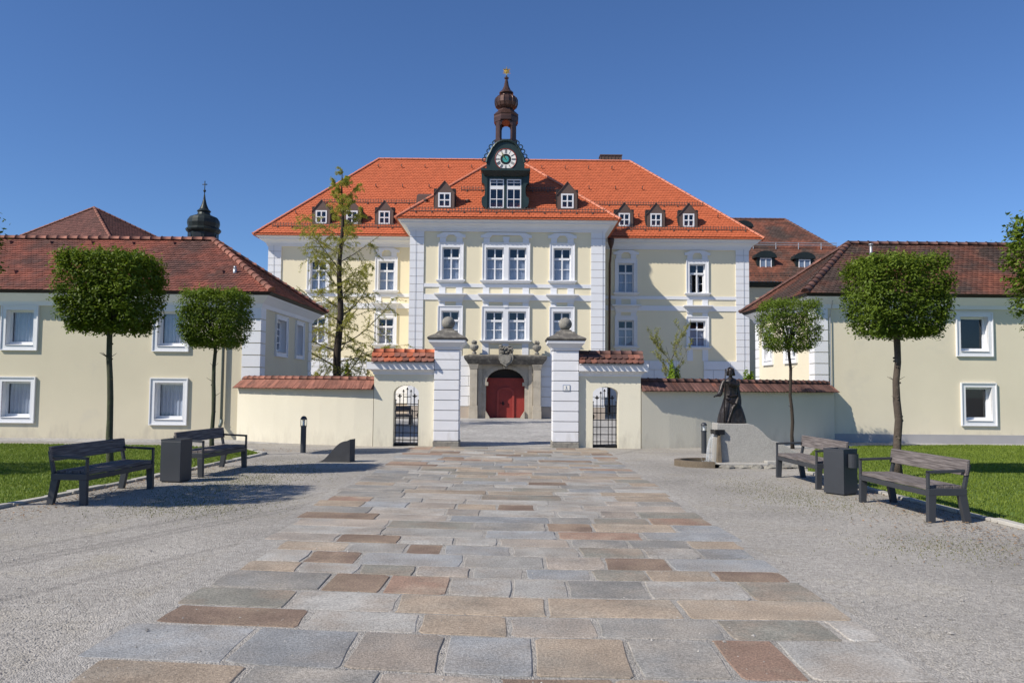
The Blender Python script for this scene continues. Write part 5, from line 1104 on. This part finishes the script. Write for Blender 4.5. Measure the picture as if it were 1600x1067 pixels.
# ------------------------------------------------------------------ benches, bins, bollard lamps
def make_bench():
    b = thing('bench', '', 'bench'); m = MB(); L = .93
    fr = MB()
    for s in (-1, 1):
        x = s * (L - .04); fr.box(x - .035, x + .035, -.27, .24, .345, .435)
    fr.box(-L + .075, L - .075, -.265, -.235, .335, .405); fr.box(-L + .075, L - .075, .18, .21, .345, .39); fr.build('frame', 'steel_grey', b, bevel=.006)
    for s in (-1, 1):
        x = s * (L - .04)
        m = MB(); m.hexa([(x - .035, -.275, 0), (x + .035, -.275, 0), (x + .035, -.185, 0), (x - .035, -.185, 0), (x - .035, -.27, .345), (x + .035, -.27, .345), (x + .035, -.165, .345), (x - .035, -.165, .345)]); m.build('leg', 'steel_grey', b, bevel=.005)
        m = MB(); m.hexa([(x - .035, .205, 0), (x + .035, .205, 0), (x + .035, .295, 0), (x - .035, .295, 0), (x - .035, .135, .345), (x + .035, .135, .345), (x + .035, .24, .345), (x - .035, .24, .345)]); m.build('leg', 'steel_grey', b, bevel=.005)
        m = MB(); m.box(x - .028, x + .028, -.27, -.245, .436, .66); m.hexa([(x - .028, -.27, .625), (x + .028, -.27, .625), (x + .028, .265, .645), (x - .028, .265, .645), (x - .028, -.27, .66), (x + .028, -.27, .66), (x + .028, .265, .68), (x - .028, .265, .68)])
        m.hexa([(x - .028, .20, .436), (x + .028, .20, .436), (x + .028, .24, .436), (x - .028, .24, .436), (x - .028, .265, .74), (x + .028, .265, .74), (x + .028, .305, .74), (x - .028, .305, .74)]); m.build('armrest', 'steel_grey', b, bevel=.004)
    for k in range(4):
        y0 = -.255 + k * .118; m = MB(); m.box(-L + .02 + (.055), L - .075, y0, y0 + .112, .41, .468 + rnd.uniform(-.002, .002)); m.build('seat_plank', 'bench_wood', b, bevel=.006)
    m = MB(); m.hexa([(-L, .215, .60), (L, .215, .60), (L, .262, .605), (-L, .262, .605), (-L, .245, .80), (L, .245, .80), (L, .290, .805), (-L, .290, .805)]); m.build('backrest', 'bench_wood', b, bevel=.008)
    return b
def copy_tree(o, parent=None):
    c = o.copy(); COL.objects.link(c)
    if parent: c.parent = parent
    for ch in list(o.children): copy_tree(ch, c)
    return c
bench0 = make_bench(); BG = 'grey steel and timber benches'
def place(o, front0, front1, rot_extra=0):
    """stand the bench so that its two front feet are at the given ground points (left to right seen from the front)"""
    a, b = Vector(front0), Vector(front1); d = (b - a).normalized(); c = (a + b) / 2; back = Vector((-d.y, d.x)); c = c + back * .23; o.location = (c.x, c.y, 0); o.rotation_euler = (0, 0, math.atan2(d.y, d.x))
def gp(x, y): return Vector(G(x, y))
benches = [(gp(237, 763), gp(128, 790), 'dark bench on the left with its end frame nearest the camera'), (gp(374, 732), gp(318, 746.5), 'dark bench on the left beyond the litter bin, farther from the camera'),
           (gp(1457, 817), gp(1346, 784), 'sunlit grey bench on the right nearest the camera'), (gp(1281, 765), gp(1215, 745), 'sunlit grey bench on the right between the litter bin and the fountain')]
benches[1] = ((-5.42, 16.35), (-5.62, 14.5), benches[1][2])
for k, (f0, f1, lab) in enumerate(benches):
    o = bench0 if k == 0 else copy_tree(bench0)
    place(o, f1, f0)
    tag(o, lab, 'bench', BG)
    # the left benches face right, the right ones left
o = copy_tree(bench0); o.location = (-5.15, 34.0, 0); o.rotation_euler = (0, 0, math.radians(20)); tag(o, 'small dark bench seen through the iron gate left of the pillars', 'bench', BG)

def litter_bin(c, ang, label, ashtray):
    b = thing('litter_bin', label, 'litter bin', (c[0], c[1], 0), 'square grey litter bins'); h = .185; m = MB()
    m.box(c[0] - h, c[0] + h, c[1] - h, c[1] + h, .02, .70); m.box(c[0] - h + .02, c[0] + h - .02, c[1] - h + .02, c[1] + h - .02, 0, .02); m.build('body', 'steel_grey', b, bevel=.006)
    m = MB()
    for q in ((-h, h, -h, -.12), (-h, h, .12, h), (-h, -.12, -.12, .12), (.12, h, -.12, .12)): m.box(c[0] + q[0], c[0] + q[1], c[1] + q[2], c[1] + q[3], .70, .735)
    m.build('lid', 'steel_grey', b); m = MB(); m.box(c[0] - .12, c[0] + .12, c[1] - .12, c[1] + .12, .701, .706); m.build('opening', 'dial_black', b)
    if ashtray:
        m = MB(); n = 12; cy = c[1] - h
        ring = [(c[0] + .03 + .10 * math.cos(t), cy - .105 * math.sin(t)) for t in np.linspace(0, math.pi, n)]
        m.prism([(x, y, .44) for x, y in ring], [(x, y, .66) for x, y in ring]); m.build('ash_box', 'steel_grey', b); m = MB(); ring = [(c[0] + .03 + .085 * math.cos(t), cy - .09 * math.sin(t)) for t in np.linspace(0.05, math.pi - .05, n)]; m.poly([(x, y, .662) for x, y in ring[::-1]]); m.build('ash_opening', 'dial_black', b)
    b.rotation_euler = (0, 0, ang)
litter_bin((G(264, 754)[0] + .03, G(264, 754)[1] + .2), math.radians(-8), 'square dark litter bin between the two benches on the left', False)
litter_bin((G(1316, 774)[0] + .06, G(1316, 774)[1] + .2), math.radians(33), 'square grey litter bin with ash box between the right benches', True)

def bollard(x, y, h, label):
    b = thing('bollard_lamp', label, 'bollard lamp', (x, y, 0), 'bollard lamps before the courtyard walls'); r = .068
    m = MB(); m.lathe([(r, 0), (r, h * .70), (r + .008, h * .70), (r + .008, h * .73)], x, y, 20); m.build('post', 'steel_grey', b, bevel=0)
    m = MB(); m.lathe([(r + .006, h * .735), (r + .006, h * .90)], x, y, 20); m.build('glass', 'lamp_glass', b, smooth=True)
    m = MB(); m.lathe([(.035, h * .73), (.035, h * .75), (.028, h * .76), (.028, h * .87), (.04, h * .89)], x, y, 12); m.build('lamp', 'lamp_white', b, smooth=True)
    m = MB()
    for e in range(4): a = e * math.pi / 2 + .5; m.tube([(x + (r + .008) * math.cos(a), y + (r + .008) * math.sin(a), h * .73), (x + (r + .008) * math.cos(a), y + (r + .008) * math.sin(a), h * .9)], .006, 5)
    m.build('cage', 'steel_grey', b)
    m = MB(); m.lathe([(r + .012, h * .90), (r + .012, h * .92), (r, h * .955), (r * .75, h * .98), (r * .35, h * .995), (.008, h)], x, y, 20); m.build('cap', 'steel_grey', b, smooth=True)
bollard(*G(473.5, 707), .91, 'dark bollard lamp before the curved wall left of the gate'); bollard(*G(1100, 708), .80, 'grey bollard lamp beside the fountain on the right')
# ---- carved stone wedge
wx, wy = G(522, 722); m = MB(); a = [(-.40, 0)]
for t in np.linspace(0, 1, 14): a.append((-.40 + .66 * t + .0, .16 * t + .30 * (t * t * (3 - 2 * t)) + .05 * math.sin(math.pi * 2 * t) * -1 * .6 + .0))
a += [(.34, .50), (.34, 0)]
m.prism([(wx + u, wy, max(z, 0)) for u, z in a[1:][::-1]][::-1], [(wx + u + .06, wy + .28, max(z, 0)) for u, z in a[1:][::-1]][::-1]); tag(m.build('stone_block', 'slate_block', bevel=.008), 'dark carved stone block with concave sloping edge on the gravel', 'stone block')

# ------------------------------------------------------------------ fountain with bronze statue
FX, FY = G(1128, 731); FY += .35
ft = thing('fountain', 'granite fountain block with S shaped back and half round basin', 'fountain', (FX + .8, FY, 0))
sk = FY / FPX; fx = lambda c: FX + (c - 262) / 5.335 * sk; fz = lambda c: (905 - c) / 5.335 * sk
prof = [(256, 905), (256, 552), (520, 552), (560, 562), (600, 585), (640, 620), (680, 662), (720, 690), (770, 702), (830, 730), (870, 762), (930, 785), (1000, 815), (1060, 850), (1085, 905)]
m = MB(); m.prism([(fx(a), FY - .02, fz(b)) for a, b in prof][::-1], [(fx(a), FY + .42, fz(b)) for a, b in prof][::-1]); m.build('block', 'granite', ft, bevel=.012)
m = MB(); m.box(fx(242), fx(640), FY - .34, FY - .03, 0, fz(880) + .03); m.box(fx(640), fx(760), FY - .26, FY - .025, 0, fz(850)); m.build('plinth', 'granite', ft, bevel=.015)
m = MB()
for k in range(7): x = fx(300) + k * .31; m.ball((x, FY - .42 + .03 * k, .01), (.19, .14, .07), 8, 5, 0, .2)
m.build('edging_stone', 'stone_grey', ft)
m = MB(); bc = (fx(238), FY + .12); n = 20; R1_, R2_ = .85, .72; ang = np.linspace(math.pi * .52, math.pi * 1.46, n)
for k in range(n - 1):
    q = []
    for t in (ang[k], ang[k + 1]): q += [((bc[0] + R2_ * math.cos(t), bc[1] + R2_ * math.sin(t) * .62), (bc[0] + R1_ * math.cos(t), bc[1] + R1_ * math.sin(t) * .66))]
    (i0, o0), (i1, o1) = q; m.hexa([(*o0, 0), (*o1, 0), (*i1, 0), (*i0, 0), (*o0, .13), (*o1, .13), (*i1, .13), (*i0, .13)])
m.build('basin_rim', 'granite_wet', ft)
m = MB(); m.poly([(bc[0] + 74e-2 * math.cos(t), bc[1] + 74e-2 * math.sin(t) * .62, .075) for t in ang] + [(bc[0] + .05, bc[1] - .55, .075), (bc[0] + .05, bc[1] + .5, .075)]); m.build('basin_water', 'water', ft)
m = MB(); m.hexa([(fx(243), FY - .16, 0), (fx(286), FY - .16, 0), (fx(286), FY - .03, 0), (fx(243), FY - .03, 0), (fx(256), FY - .12, fz(655)), (fx(276), FY - .12, fz(655)), (fx(276), FY - .03, fz(640)), (fx(256), FY - .03, fz(640))]); m.build('wet_post', 'granite_wet', ft, bevel=.01)
m = MB(); m.box(fx(240), fx(313), FY - .10, FY - .025, fz(642), fz(602)); m.box(fx(232), fx(250), FY - .12, FY + .3, fz(642), fz(606)); m.build('spout', 'iron', ft)
m = MB(); rg = random.Random(8)
for k in range(16):
    y = FY - .06 + .3 * rg.random(); x = fx(236) - .02; w2 = rg.uniform(.02, .09); m.tube([(x, y, fz(640)), (x - w2, y, fz(690)), (x - w2 * 1.5, y, fz(760)), (x - w2 * 1.8, y, .08)], [.006, .008, .01, .012], 5)
for k in range(40): m.ball((bc[0] - .12 + rg.uniform(-.16, .14), FY + rg.uniform(-.15, .3), .08 + rg.random() ** 2 * .14), rg.uniform(.006, .016), 6, 4)
m.build('water_jet', 'falling_water', ft, smooth=True)

def statue():
    bx, by, bz = fx(400), FY + .20, fz(551); S = lambda c: (c - 380) / 5.335 * sk; Z = lambda c: (550 - c) / 5.335 * sk
    t = thing('bronze_statue', 'dark bronze statue of a robed figure holding a staff on the fountain', 'statue', (bx, by, bz)); m = MB()
    # robe, torso, neck, head: stacked oval rings with folds
    lev = [(548, -112, 122, .155, 1.0), (520, -108, 116, .150, 1.0), (480, -100, 106, .142, .9), (440, -90, 94, .132, .8), (400, -78, 80, .122, .6), (360, -68, 66, .115, .4), (330, -60, 54, .105, .2), (305, -54, 48, .098, .1), (280, -52, 46, .10, .05), (250, -54, 48, .105, .05), (220, -60, 50, .11, 0), (195, -60, 46, .10, 0), (180, -46, 36, .075, 0), (170, -24, 14, .05, 0), (162, -22, 8, .045, 0)]
    seg = 44; rings = []
    for k, (c, l, r, dp, fo) in enumerate(lev):
        cx_, a = S(380 + (l + r) / 2), (r - l) / 2 / 5.335 * sk; pts = []
        for e in range(seg):
            th = 2 * math.pi * e / seg; f_ = 1 + fo * (.07 * math.sin(7 * th + k * .12) + .05 * math.sin(11 * th + 1.3 + .08 * k)); pts.append((bx + cx_ + a * f_ * math.cos(th), by + dp * f_ * math.sin(th), bz + Z(c)))
        rings.append(m.add(pts))
    for k in range(len(lev) - 1):
        for e in range(seg): m.face((rings[k] + e, rings[k] + (e + 1) % seg, rings[k + 1] + (e + 1) % seg, rings[k + 1] + e))
    m.face(tuple(rings[0] + e for e in reversed(range(seg)))); m.face(tuple(rings[-1] + e for e in range(seg)))
    q = lambda c, z, y=0: (bx + S(c), by + y, bz + Z(z))
    m.ball(q(372, 130, -.015), (.062, .072, .092), 18, 14)                          # head
    m.ball(q(370, 143, -.055), (.044, .04, .055), 12, 8)                             # jaw
    m.tube([q(361, 122, -.085), q(359, 134, -.098), q(361, 138, -.088)], [.008, .013, .008], 6)      # nose
    m.tube([q(354, 146, -.083), q(368, 147, -.086)], [.007, .007], 6)                # mouth
    for c in (353, 373): m.ball(q(c, 124, -.078), (.011, .008, .007), 8, 5)
    m.tube([q(346, 119, -.078), q(358, 117, -.084), q(380, 119, -.075)], [.007, .01, .007], 6)       # brow
    # sash across the skirt, belt, mantle edge
    m.tube([q(330, 318, -.10), q(370, 326, -.115), q(424, 318, -.09)], [.016, .02, .016], 8)
    m.tube([q(432, 330, -.08), q(410, 385, -.125), q(380, 420, -.135), q(350, 500, -.15), q(335, 545, -.158)], [.018, .024, .026, .028, .03], 8)
    m.tube([q(318, 340, -.09), q(360, 372, -.128), q(400, 392, -.13)], [.014, .02, .02], 8)
    # left arm of the picture: down and out with an open hand
    m.tube([q(322, 196, -.01), q(300, 240, -.02), q(285, 285, -.05), q(262, 312, -.09), q(243, 324, -.12)], [.055, .052, .05, .034, .02], 10)
    m.tube([q(285, 280, -.05), q(278, 306, -.06), q(264, 322, -.085)], [.05, .055, .04], 10)         # wide sleeve
    m.ball(q(238, 325, -.125), (.03, .026, .014), 8, 6)
    for k, (dx, dz, dy) in enumerate(((-16, -3, -.01), (-19, 1, -.015), (-18, 4, -.0), (-14, 7, .01))): m.tube([q(234, 324 + k * 1.5, -.125), q(234 + dx * .6, 324 + dz * .7 + k * 1.5, -.13 + dy), q(234 + dx, 326 + dz + k * 1.5, -.13 + dy)], [.0085, .008, .006], 6)
    m.tube([q(238, 320, -.135), q(232, 313, -.145), q(226, 311, -.148)], [.009, .008, .006], 6)
    # other arm bent across the chest to the staff
    m.tube([q(422, 200, -.01), q(428, 228, -.04), q(408, 236, -.10), q(360, 218, -.15), q(318, 206, -.165)], [.055, .058, .05, .04, .024], 10)
    m.tube([q(410, 236, -.09), q(380, 232, -.125), q(345, 220, -.15)], [.045, .05, .045], 10)
    m.ball(q(311, 205, -.17), (.026, .024, .03), 8, 6)
    for k in range(4): z = 196 + k * 5.5; m.tube([q(312, z, -.19), q(303, z, -.205), q(297, z + 1, -.19), q(299, z + 1, -.17)], [.009, .009, .008, .006], 6)
    m.tube([q(314, 194, -.175), q(306, 190, -.19), q(301, 192, -.185)], [.009, .008, .006], 6)
    o = m.build('figure', 'bronze', t, smooth=True); r = o.modifiers.new('remesh', 'REMESH'); r.mode = 'VOXEL'; r.voxel_size = .0085; r.use_smooth_shade = True
    s = o.modifiers.new('smooth', 'SMOOTH'); s.factor = .5; s.iterations = 2
    h = MB()                                             # shoulder length hair
    for k in range(26):
        a = math.radians(-15 + 210 * k / 25); d = Vector((math.cos(a), math.sin(a), 0)); c = Vector(q(373, 108, -.005))
        h.tube([c + Vector((d.x * .02, d.y * .02, .062)), c + Vector((d.x * .06, d.y * .066, .028)), c + Vector((d.x * .075, d.y * .08, -.05)), c + Vector((d.x * .085 + .008, d.y * .085, -.118))], [.016, .02, .02, .012], 6)
    h.ball(q(374, 106, .005), (.062, .07, .05), 12, 8); h.build('hair', 'bronze', t, smooth=True)
    c = MB(); P0 = [(400, 195, 440, .03), (416, 240, 450, .05), (428, 300, 458, .06), (434, 350, 466, .06), (440, 396, 466, .05)]; fr_, bk_ = [], []
    for a, z, b, y in P0: fr_.append((q(a, z, -.06 + y * .3), q(b, z + 3, .0))); bk_.append((q(a - 14, z, .11), q(b - 6, z + 3, .09)))
    rr = [c.add([f[0], f[1], g_[1], g_[0]]) for f, g_ in zip(fr_, bk_)]
    for k in range(4):
        for e in range(4): c.face((rr[k] + e, rr[k + 1] + e, rr[k + 1] + (e + 1) % 4, rr[k] + (e + 1) % 4))
    c.face(tuple(rr[0] + e for e in range(4))); c.face(tuple(rr[4] + e for e in reversed(range(4)))); c.build('cloak', 'bronze', t, bevel=.012)
    s = MB(); s.tube([q(300, 549, -.165), q(307, 205, -.19), q(313, 97, -.19)], [.013, .013, .012], 8); s.build('staff', 'bronze', t, smooth=True)
    b = MB(); b.lathe([(.31, -.005), (.31, .012), (.29, .016)], 0, 0, 28); b.v = [(x * 1.0 + bx + S(385), y * .58 + by, z + bz) for x, y, z in b.v]; b.build('base_plate', 'bronze', t)
statue()

# ------------------------------------------------------------------ trees
def leaf_quads(cen, nrm, size, rg, asp=.75):
    """leaf-shaped quads centred at cen facing nrm"""
    n = len(cen); nrm = nrm / np.linalg.norm(nrm, axis=1, keepdims=True); r = rg.normal(size=(n, 3)); t = np.cross(nrm, r); t /= np.linalg.norm(t, axis=1, keepdims=True) + 1e-9; b = np.cross(nrm, t)
    s = size[:, None]; V = np.zeros((n, 4, 3)); V[:, 0] = cen - t * s; V[:, 1] = cen + b * s * asp * .62 + nrm * s * .12; V[:, 2] = cen + t * s; V[:, 3] = cen - b * s * asp * .62 + nrm * s * .12
    return V.reshape(-1, 3)
def pollard(name, label, base, zc, a, b, trunk_r, seed, n=9000, density=1.0, leafm='leaf_maple', barkm='bark', lean=0, size=.05):
    """trunk with a clipped, box-like crown: a = half width, b = half height"""
    rg = np.random.RandomState(seed); r2 = random.Random(seed); t = thing(name, label, 'tree', (*base, 0), 'clipped box-headed trees')
    m = MB(); zt = zc - b * .75; pts = []
    for k in range(9): f_ = k / 8; pts.append((base[0] + lean * f_ + .018 * math.sin(k * 1.7 + seed), base[1] + .02 * math.cos(k * 2.1 + seed), zt * f_ - .03 * (k == 0)))
    m.tube(pts, [trunk_r * (1.25 if k == 0 else 1.0 - .035 * k) * r2.uniform(.95, 1.07) for k in range(9)], 12)
    for k in range(9): f_ = r2.uniform(.25, .95); p = pts[int(f_ * 8)]; an_ = r2.uniform(0, 6.28); m.ball((p[0] + trunk_r * .9 * math.cos(an_), p[1] + trunk_r * .9 * math.sin(an_), p[2] + r2.uniform(-.1, .1)), trunk_r * .28, 6, 4)
    for k in range(7): f_ = r2.uniform(.4, .95); p = pts[int(f_ * 8)]; an_ = r2.uniform(0, 6.28); m.tube([p, (p[0] + .16 * math.cos(an_), p[1] + .16 * math.sin(an_), p[2] + .1)], [.008, .003], 4)
    m.build('trunk', barkm, t, smooth=True)
    m = MB(); top = Vector(pts[-1])
    for k in range(16):
        an_ = 6.28 * k / 16 + r2.uniform(-.2, .2); rr = a * r2.uniform(.5, .88); e = Vector((top.x + rr * math.cos(an_), top.y + rr * math.sin(an_), zc + b * r2.uniform(-.55, .85))); mid = top.lerp(e, .5) + Vector((0, 0, r2.uniform(-.05, .18)))
        m.tube([top - Vector((0, 0, .12)), top.lerp(mid, .5), mid, e], [trunk_r * .5, trunk_r * .38, trunk_r * .25, .008], 6)
        for j in range(3): f2 = mid.lerp(e, r2.uniform(.1, .9)); m.tube([f2, f2 + Vector((r2.uniform(-.3, .3), r2.uniform(-.3, .3), r2.uniform(-.15, .3)))], [.012, .004], 4)
    m.build('limbs', barkm, t, smooth=True)
    # leaf clumps fill the clipped volume, thickest at its skin
    nc = int(620 * density); U3 = rg.uniform(-1, 1, (nc, 3)); face_ = rg.randint(0, 5, nc); k_ = np.arange(nc); skin = rg.rand(nc) < .74      # most clumps sit on the clipped faces
    ax = np.where(face_ < 2, 0, np.where(face_ < 4, 1, 2)); sg_ = np.where(face_ % 2 == 0, 1.0, -1.0); sg_[ax == 2] = np.where(rg.rand((ax == 2).sum()) < .62, 1, -1); U3[k_[skin], ax[skin]] = sg_[skin] * (1 - .10 * rg.rand(skin.sum()))
    pw = 7.0; nn_ = (np.abs(U3) ** pw).sum(1) ** (1 / pw); U3 = U3 / np.maximum(1, nn_)[:, None]; clump = U3
    low = np.clip(-clump[:, 2], 0, 1); tap = 1 - .27 * low ** 2.2; shell = clump ** 3 + np.array([0, 0, .001]); shell /= np.linalg.norm(shell, axis=1, keepdims=True)
    per = max(6, int(n * 2.2 / nc)); cc = np.repeat(clump, per, 0); tp = np.repeat(tap, per); k = len(cc)
    q = cc + rg.normal(size=(k, 3)) * (np.array([.085, .085, .05]) / np.array([a, a, b])) * (.7 + .5 * rg.rand(k))[:, None]
    q = np.clip(q, -1.12, 1.12); pos = np.stack([q[:, 0] * tp * a, q[:, 1] * tp * a, q[:, 2] * b], 1) + np.array([base[0] + lean, base[1], zc]); pos[:, 2] -= .06 * (np.abs(q[:, 0]) + np.abs(q[:, 1])) * b * np.clip(-q[:, 2], 0, 1)
    out = np.repeat(shell, per, 0) * np.array([1, 1, .5]); nr = out * .5 + np.array([0, 0, .8]) + rg.normal(size=(k, 3)) * .45
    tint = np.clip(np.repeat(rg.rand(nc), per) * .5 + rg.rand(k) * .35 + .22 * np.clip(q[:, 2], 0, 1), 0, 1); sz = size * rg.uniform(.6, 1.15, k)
    # young shoots standing out at the top and the rim
    ns = 70; sx = rg.uniform(-.95, .95, (ns, 2)) * a; S_ = []; Tn = []
    for i in range(ns):
        L = rg.uniform(.04, .20) * (2 if rg.rand() < .06 else 1); d = np.array([sx[i, 0] / a * .5, sx[i, 1] / a * .5, 1.0]); d /= np.linalg.norm(d); m_ = 12
        for j in range(m_): S_.append(np.array([base[0] + lean + sx[i, 0], base[1] + sx[i, 1], zc + b * .93]) + d * L * j / m_ + rg.normal(size=3) * .026); Tn.append(rg.uniform(.6, 1))
    S_ = np.array(S_); V1 = leaf_quads(pos, nr, sz, rg); V2 = leaf_quads(S_, rg.normal(size=S_.shape) * .6 + np.array([0, 0, .5]), size * rg.uniform(.6, 1, len(S_)), rg)
    np_mesh('crown', np.concatenate([V1, V2]), 4, leafm, t, np.concatenate([tint, np.array(Tn)]))
def crown_from(px0, px1, py0, py1, Y):
    cx_, cy_ = (px0 + px1) / 2, (py0 + py1) / 2; x, z = P(cx_, cy_, Y); return x, z, (px1 - px0) / 2 * Y / FPX, (py1 - py0) / 2 * Y / FPX
tb = [('T', (172, 746), (84, 262, 392, 520), 'larger clipped tree at left above the nearest bench', .060, 1, 12500, 1.3, 'leaf_maple', 'bark_mossy'),
      ('T', (331, 713), (281, 393, 452, 543), 'smaller clipped tree at left above the bench beyond the litter bin', .053, 2, 9500, 1.2, 'leaf_maple', 'bark_mossy'),
      ('T', (1403, 747), (1309, 1491, 398, 529), 'large clipped tree on the right lawn behind the nearest bench', .078, 3, 12500, 1.2, 'leaf_maple_light', 'bark'),
      ('T', (1239, 701), (1182, 1283, 468, 549), 'small thin crowned clipped tree beside the fountain on the right', .05, 4, 7600, 1.25, 'leaf_maple_light', 'bark_dark')]
for _, bpx, cr, lab, tr, sd2, n, den, lm, bm in tb:
    b = G(*bpx); x, z, a_, b_ = crown_from(*cr, b[1]); pollard('clipped_tree', lab, b, z, a_ * (.65 if a_ > .95 else .745), b_ * .89, tr, sd2, n, den, lm, bm, lean=x - b[0], size=.040 if a_ > .95 else .036)
pollard('clipped_tree', 'clipped tree mostly cut off by the right edge of the photo', (7.95, 10.6), 3.35, .85, .80, .085, 6, 9500, 1.15, 'leaf_maple_light', 'bark', size=.042)
pollard('clipped_tree', 'clipped tree beyond the left edge whose leaves touch the picture border', (-8.15, 10.3), 3.4, .90, .75, .075, 5, 9500, 1.15, 'leaf_maple', 'bark_mossy', size=.042)
pollard('clipped_tree', 'clipped tree beyond the left edge casting the shadow on the left lawn', (-13.6, 13.4), 3.4, 1.0, .75, .075, 9, 7000, 1.0, 'leaf_maple', 'bark_mossy', size=.042)

def larch():
    Y = 33.0; bx = P(527, 600, Y)[0]; tx_, tz_ = P(536, 264, Y); t = thing('larch_tree', 'tall sparse larch with fresh yellow green needles before the left wing', 'tree', (bx, Y, 0)); r2 = random.Random(12); rg = np.random.RandomState(12)
    m = MB(); n = 14; tr = [Vector((bx + (tx_ - bx) * (k / n) + .05 * math.sin(k * 1.3), Y + .04 * math.cos(k), tz_ * k / n)) for k in range(n + 1)]
    rad = [.19 * (1 - k / n) ** .85 + .012 for k in range(n + 1)]; m.tube(tr, rad, 10); m.build('trunk', 'bark_dark', t, smooth=True)
    m = MB(); N = []; H = tz_
    def at(z): f_ = z / H * n; k = min(int(f_), n - 1); return tr[k].lerp(tr[k + 1], f_ - k), rad[k] * (1 - (f_ - k)) + rad[k + 1] * (f_ - k)
    def twig(p, d, L, r, lev):
        pts = [p]; q = p.copy(); dd = d.copy(); ns = 6 if lev == 0 else 4
        for k in range(ns):
            dd = (dd + Vector((r2.uniform(-.16, .16), r2.uniform(-.16, .16), r2.uniform(-.12, .12) + (.06 if lev == 0 else -.10)))).normalized(); q = q + dd * (L / ns); pts.append(q.copy())
        m.tube(pts, [r * (1 - .85 * k / ns) + .003 for k in range(ns + 1)], 5 if lev == 0 else 4, cap=False)
        for k in range(ns):
            for j in range(max(2, int(L / ns / .055))):
                s = pts[k].lerp(pts[k + 1], r2.random())
                if lev > 0 or k > 0: N.append(s)
        if lev < 2:
            for k in range(1, ns + 1):
                for j in range(2 if lev == 0 else 1):
                    if r2.random() < .85:
                        side = dd.cross(Vector((0, 0, 1))).normalized() * r2.choice((-1, 1)); d2 = (dd * .55 + side * r2.uniform(.4, .9) + Vector((0, 0, r2.uniform(-.75, .25)))).normalized(); twig(pts[k].lerp(pts[k - 1], r2.random()), d2, L * r2.uniform(.28, .66) * (1.15 - .1 * k), r * .3, lev + 1)
    z = 1.6; ang = 0
    while z < H * .96:
        f_ = z / H; L = (4.0 * (1 - f_) ** .8 + .3) * r2.uniform(.6, 1.15); ang += 2.4 + r2.uniform(-.5, .5); p, rr = at(z); rise = .02 + .85 * f_ + r2.uniform(-.15, .25); d = Vector((math.cos(ang), math.sin(ang), rise)).normalized(); twig(p, d, L, max(.008, rr * .19), 0); z += r2.uniform(.21, .32)
    m.build('branches', 'bark', t)
    C = np.array([list(p) for p in N]); k = 5; C = np.repeat(C, k, 0) + rg.normal(size=(len(C) * k, 3)) * .03
    np_mesh('foliage', leaf_quads(C, rg.normal(size=C.shape), rg.uniform(.020, .036, len(C)), rg, .6), 4, 'needles', t, rg.rand(len(C)))
larch()
def sapling(px0, py_top, Y, label, seed):
    x, zt = P(px0, py_top, Y); t = thing('young_tree', label, 'tree', (x, Y, 0)); r2 = random.Random(seed); rg = np.random.RandomState(seed); m = MB(); N = []
    def br(p, d, L, r, lev):
        pts = [p]; q = p.copy(); dd = d.copy()
        for k in range(5): dd = (dd + Vector((r2.uniform(-.12, .12), r2.uniform(-.12, .12), .08))).normalized(); q = q + dd * L / 5; pts.append(q.copy())
        m.tube(pts, [r * (1 - .16 * k) for k in range(6)], 5, cap=False)
        if lev: N.extend([pts[k].lerp(pts[k + 1], r2.random()) for k in range(1, 5) for _ in range(4)])
        if lev < 3:
            for k in range(1, 6):
                for _ in range(2 if lev < 1 else 1):
                    if lev and r2.random() < .2: continue
                    a = r2.uniform(0, 6.28); br(pts[k] if k < 5 else pts[4], (dd * .8 + Vector((math.cos(a), math.sin(a), .35)) * .75).normalized(), L * r2.uniform(.32, .5), r * .45, lev + 1)
    br(Vector((x, Y, 0)), Vector((0, 0, 1)), zt * .74, .026, 0); m.build('branches', 'bark', t)
    C = np.array([list(p) for p in N]); C = C + rg.normal(size=C.shape) * .03; np_mesh('foliage', leaf_quads(C, rg.normal(size=C.shape), rg.uniform(.025, .05, len(C)), rg), 4, 'leaf_sapling', t, rg.rand(len(C)))
sapling(1062, 496, 38.0, 'bare young tree with first buds behind the right courtyard wall', 31)
def shrub(px0, px1, py_top, Y, label, seed):
    x0, zt = P(px0, py_top, Y); x1 = P(px1, py_top, Y)[0]; cx_ = (x0 + x1) / 2; rg = np.random.RandomState(seed); t = thing('shrub', label, 'shrub', (cx_, Y, 0)); a = (x1 - x0) / 2
    n = 2600; d = rg.normal(size=(n, 3)); d /= np.linalg.norm(d, axis=1, keepdims=True); r = .55 + .45 * rg.rand(n) ** .5; q = d * r[:, None] * np.array([a, a, zt / 2]) * (1 + .15 * np.sin(d[:, :1] * 7 + seed)) + np.array([cx_, Y, zt / 2])
    np_mesh('foliage', leaf_quads(q, d + np.array([0, 0, .5]) + rg.normal(size=(n, 3)) * .4, rg.uniform(.05, .09, n), rg), 4, 'leaf_shrub', t, np.clip(rg.rand(n), 0, 1)); m = MB(); m.tube([(cx_, Y, -.02), (cx_, Y, zt * .6)], [.04, .015], 6); m.build('stem', 'bark', t)
shrub(536, 550, 566, 33.6, 'small green shrub at the foot of the larch trunk', 71); shrub(1040, 1064, 566, 36.5, 'green shrub beside the bare young tree behind the wall', 72); shrub(1157, 1182, 578, 32.0, 'green shrub behind the head of the statue', 73)
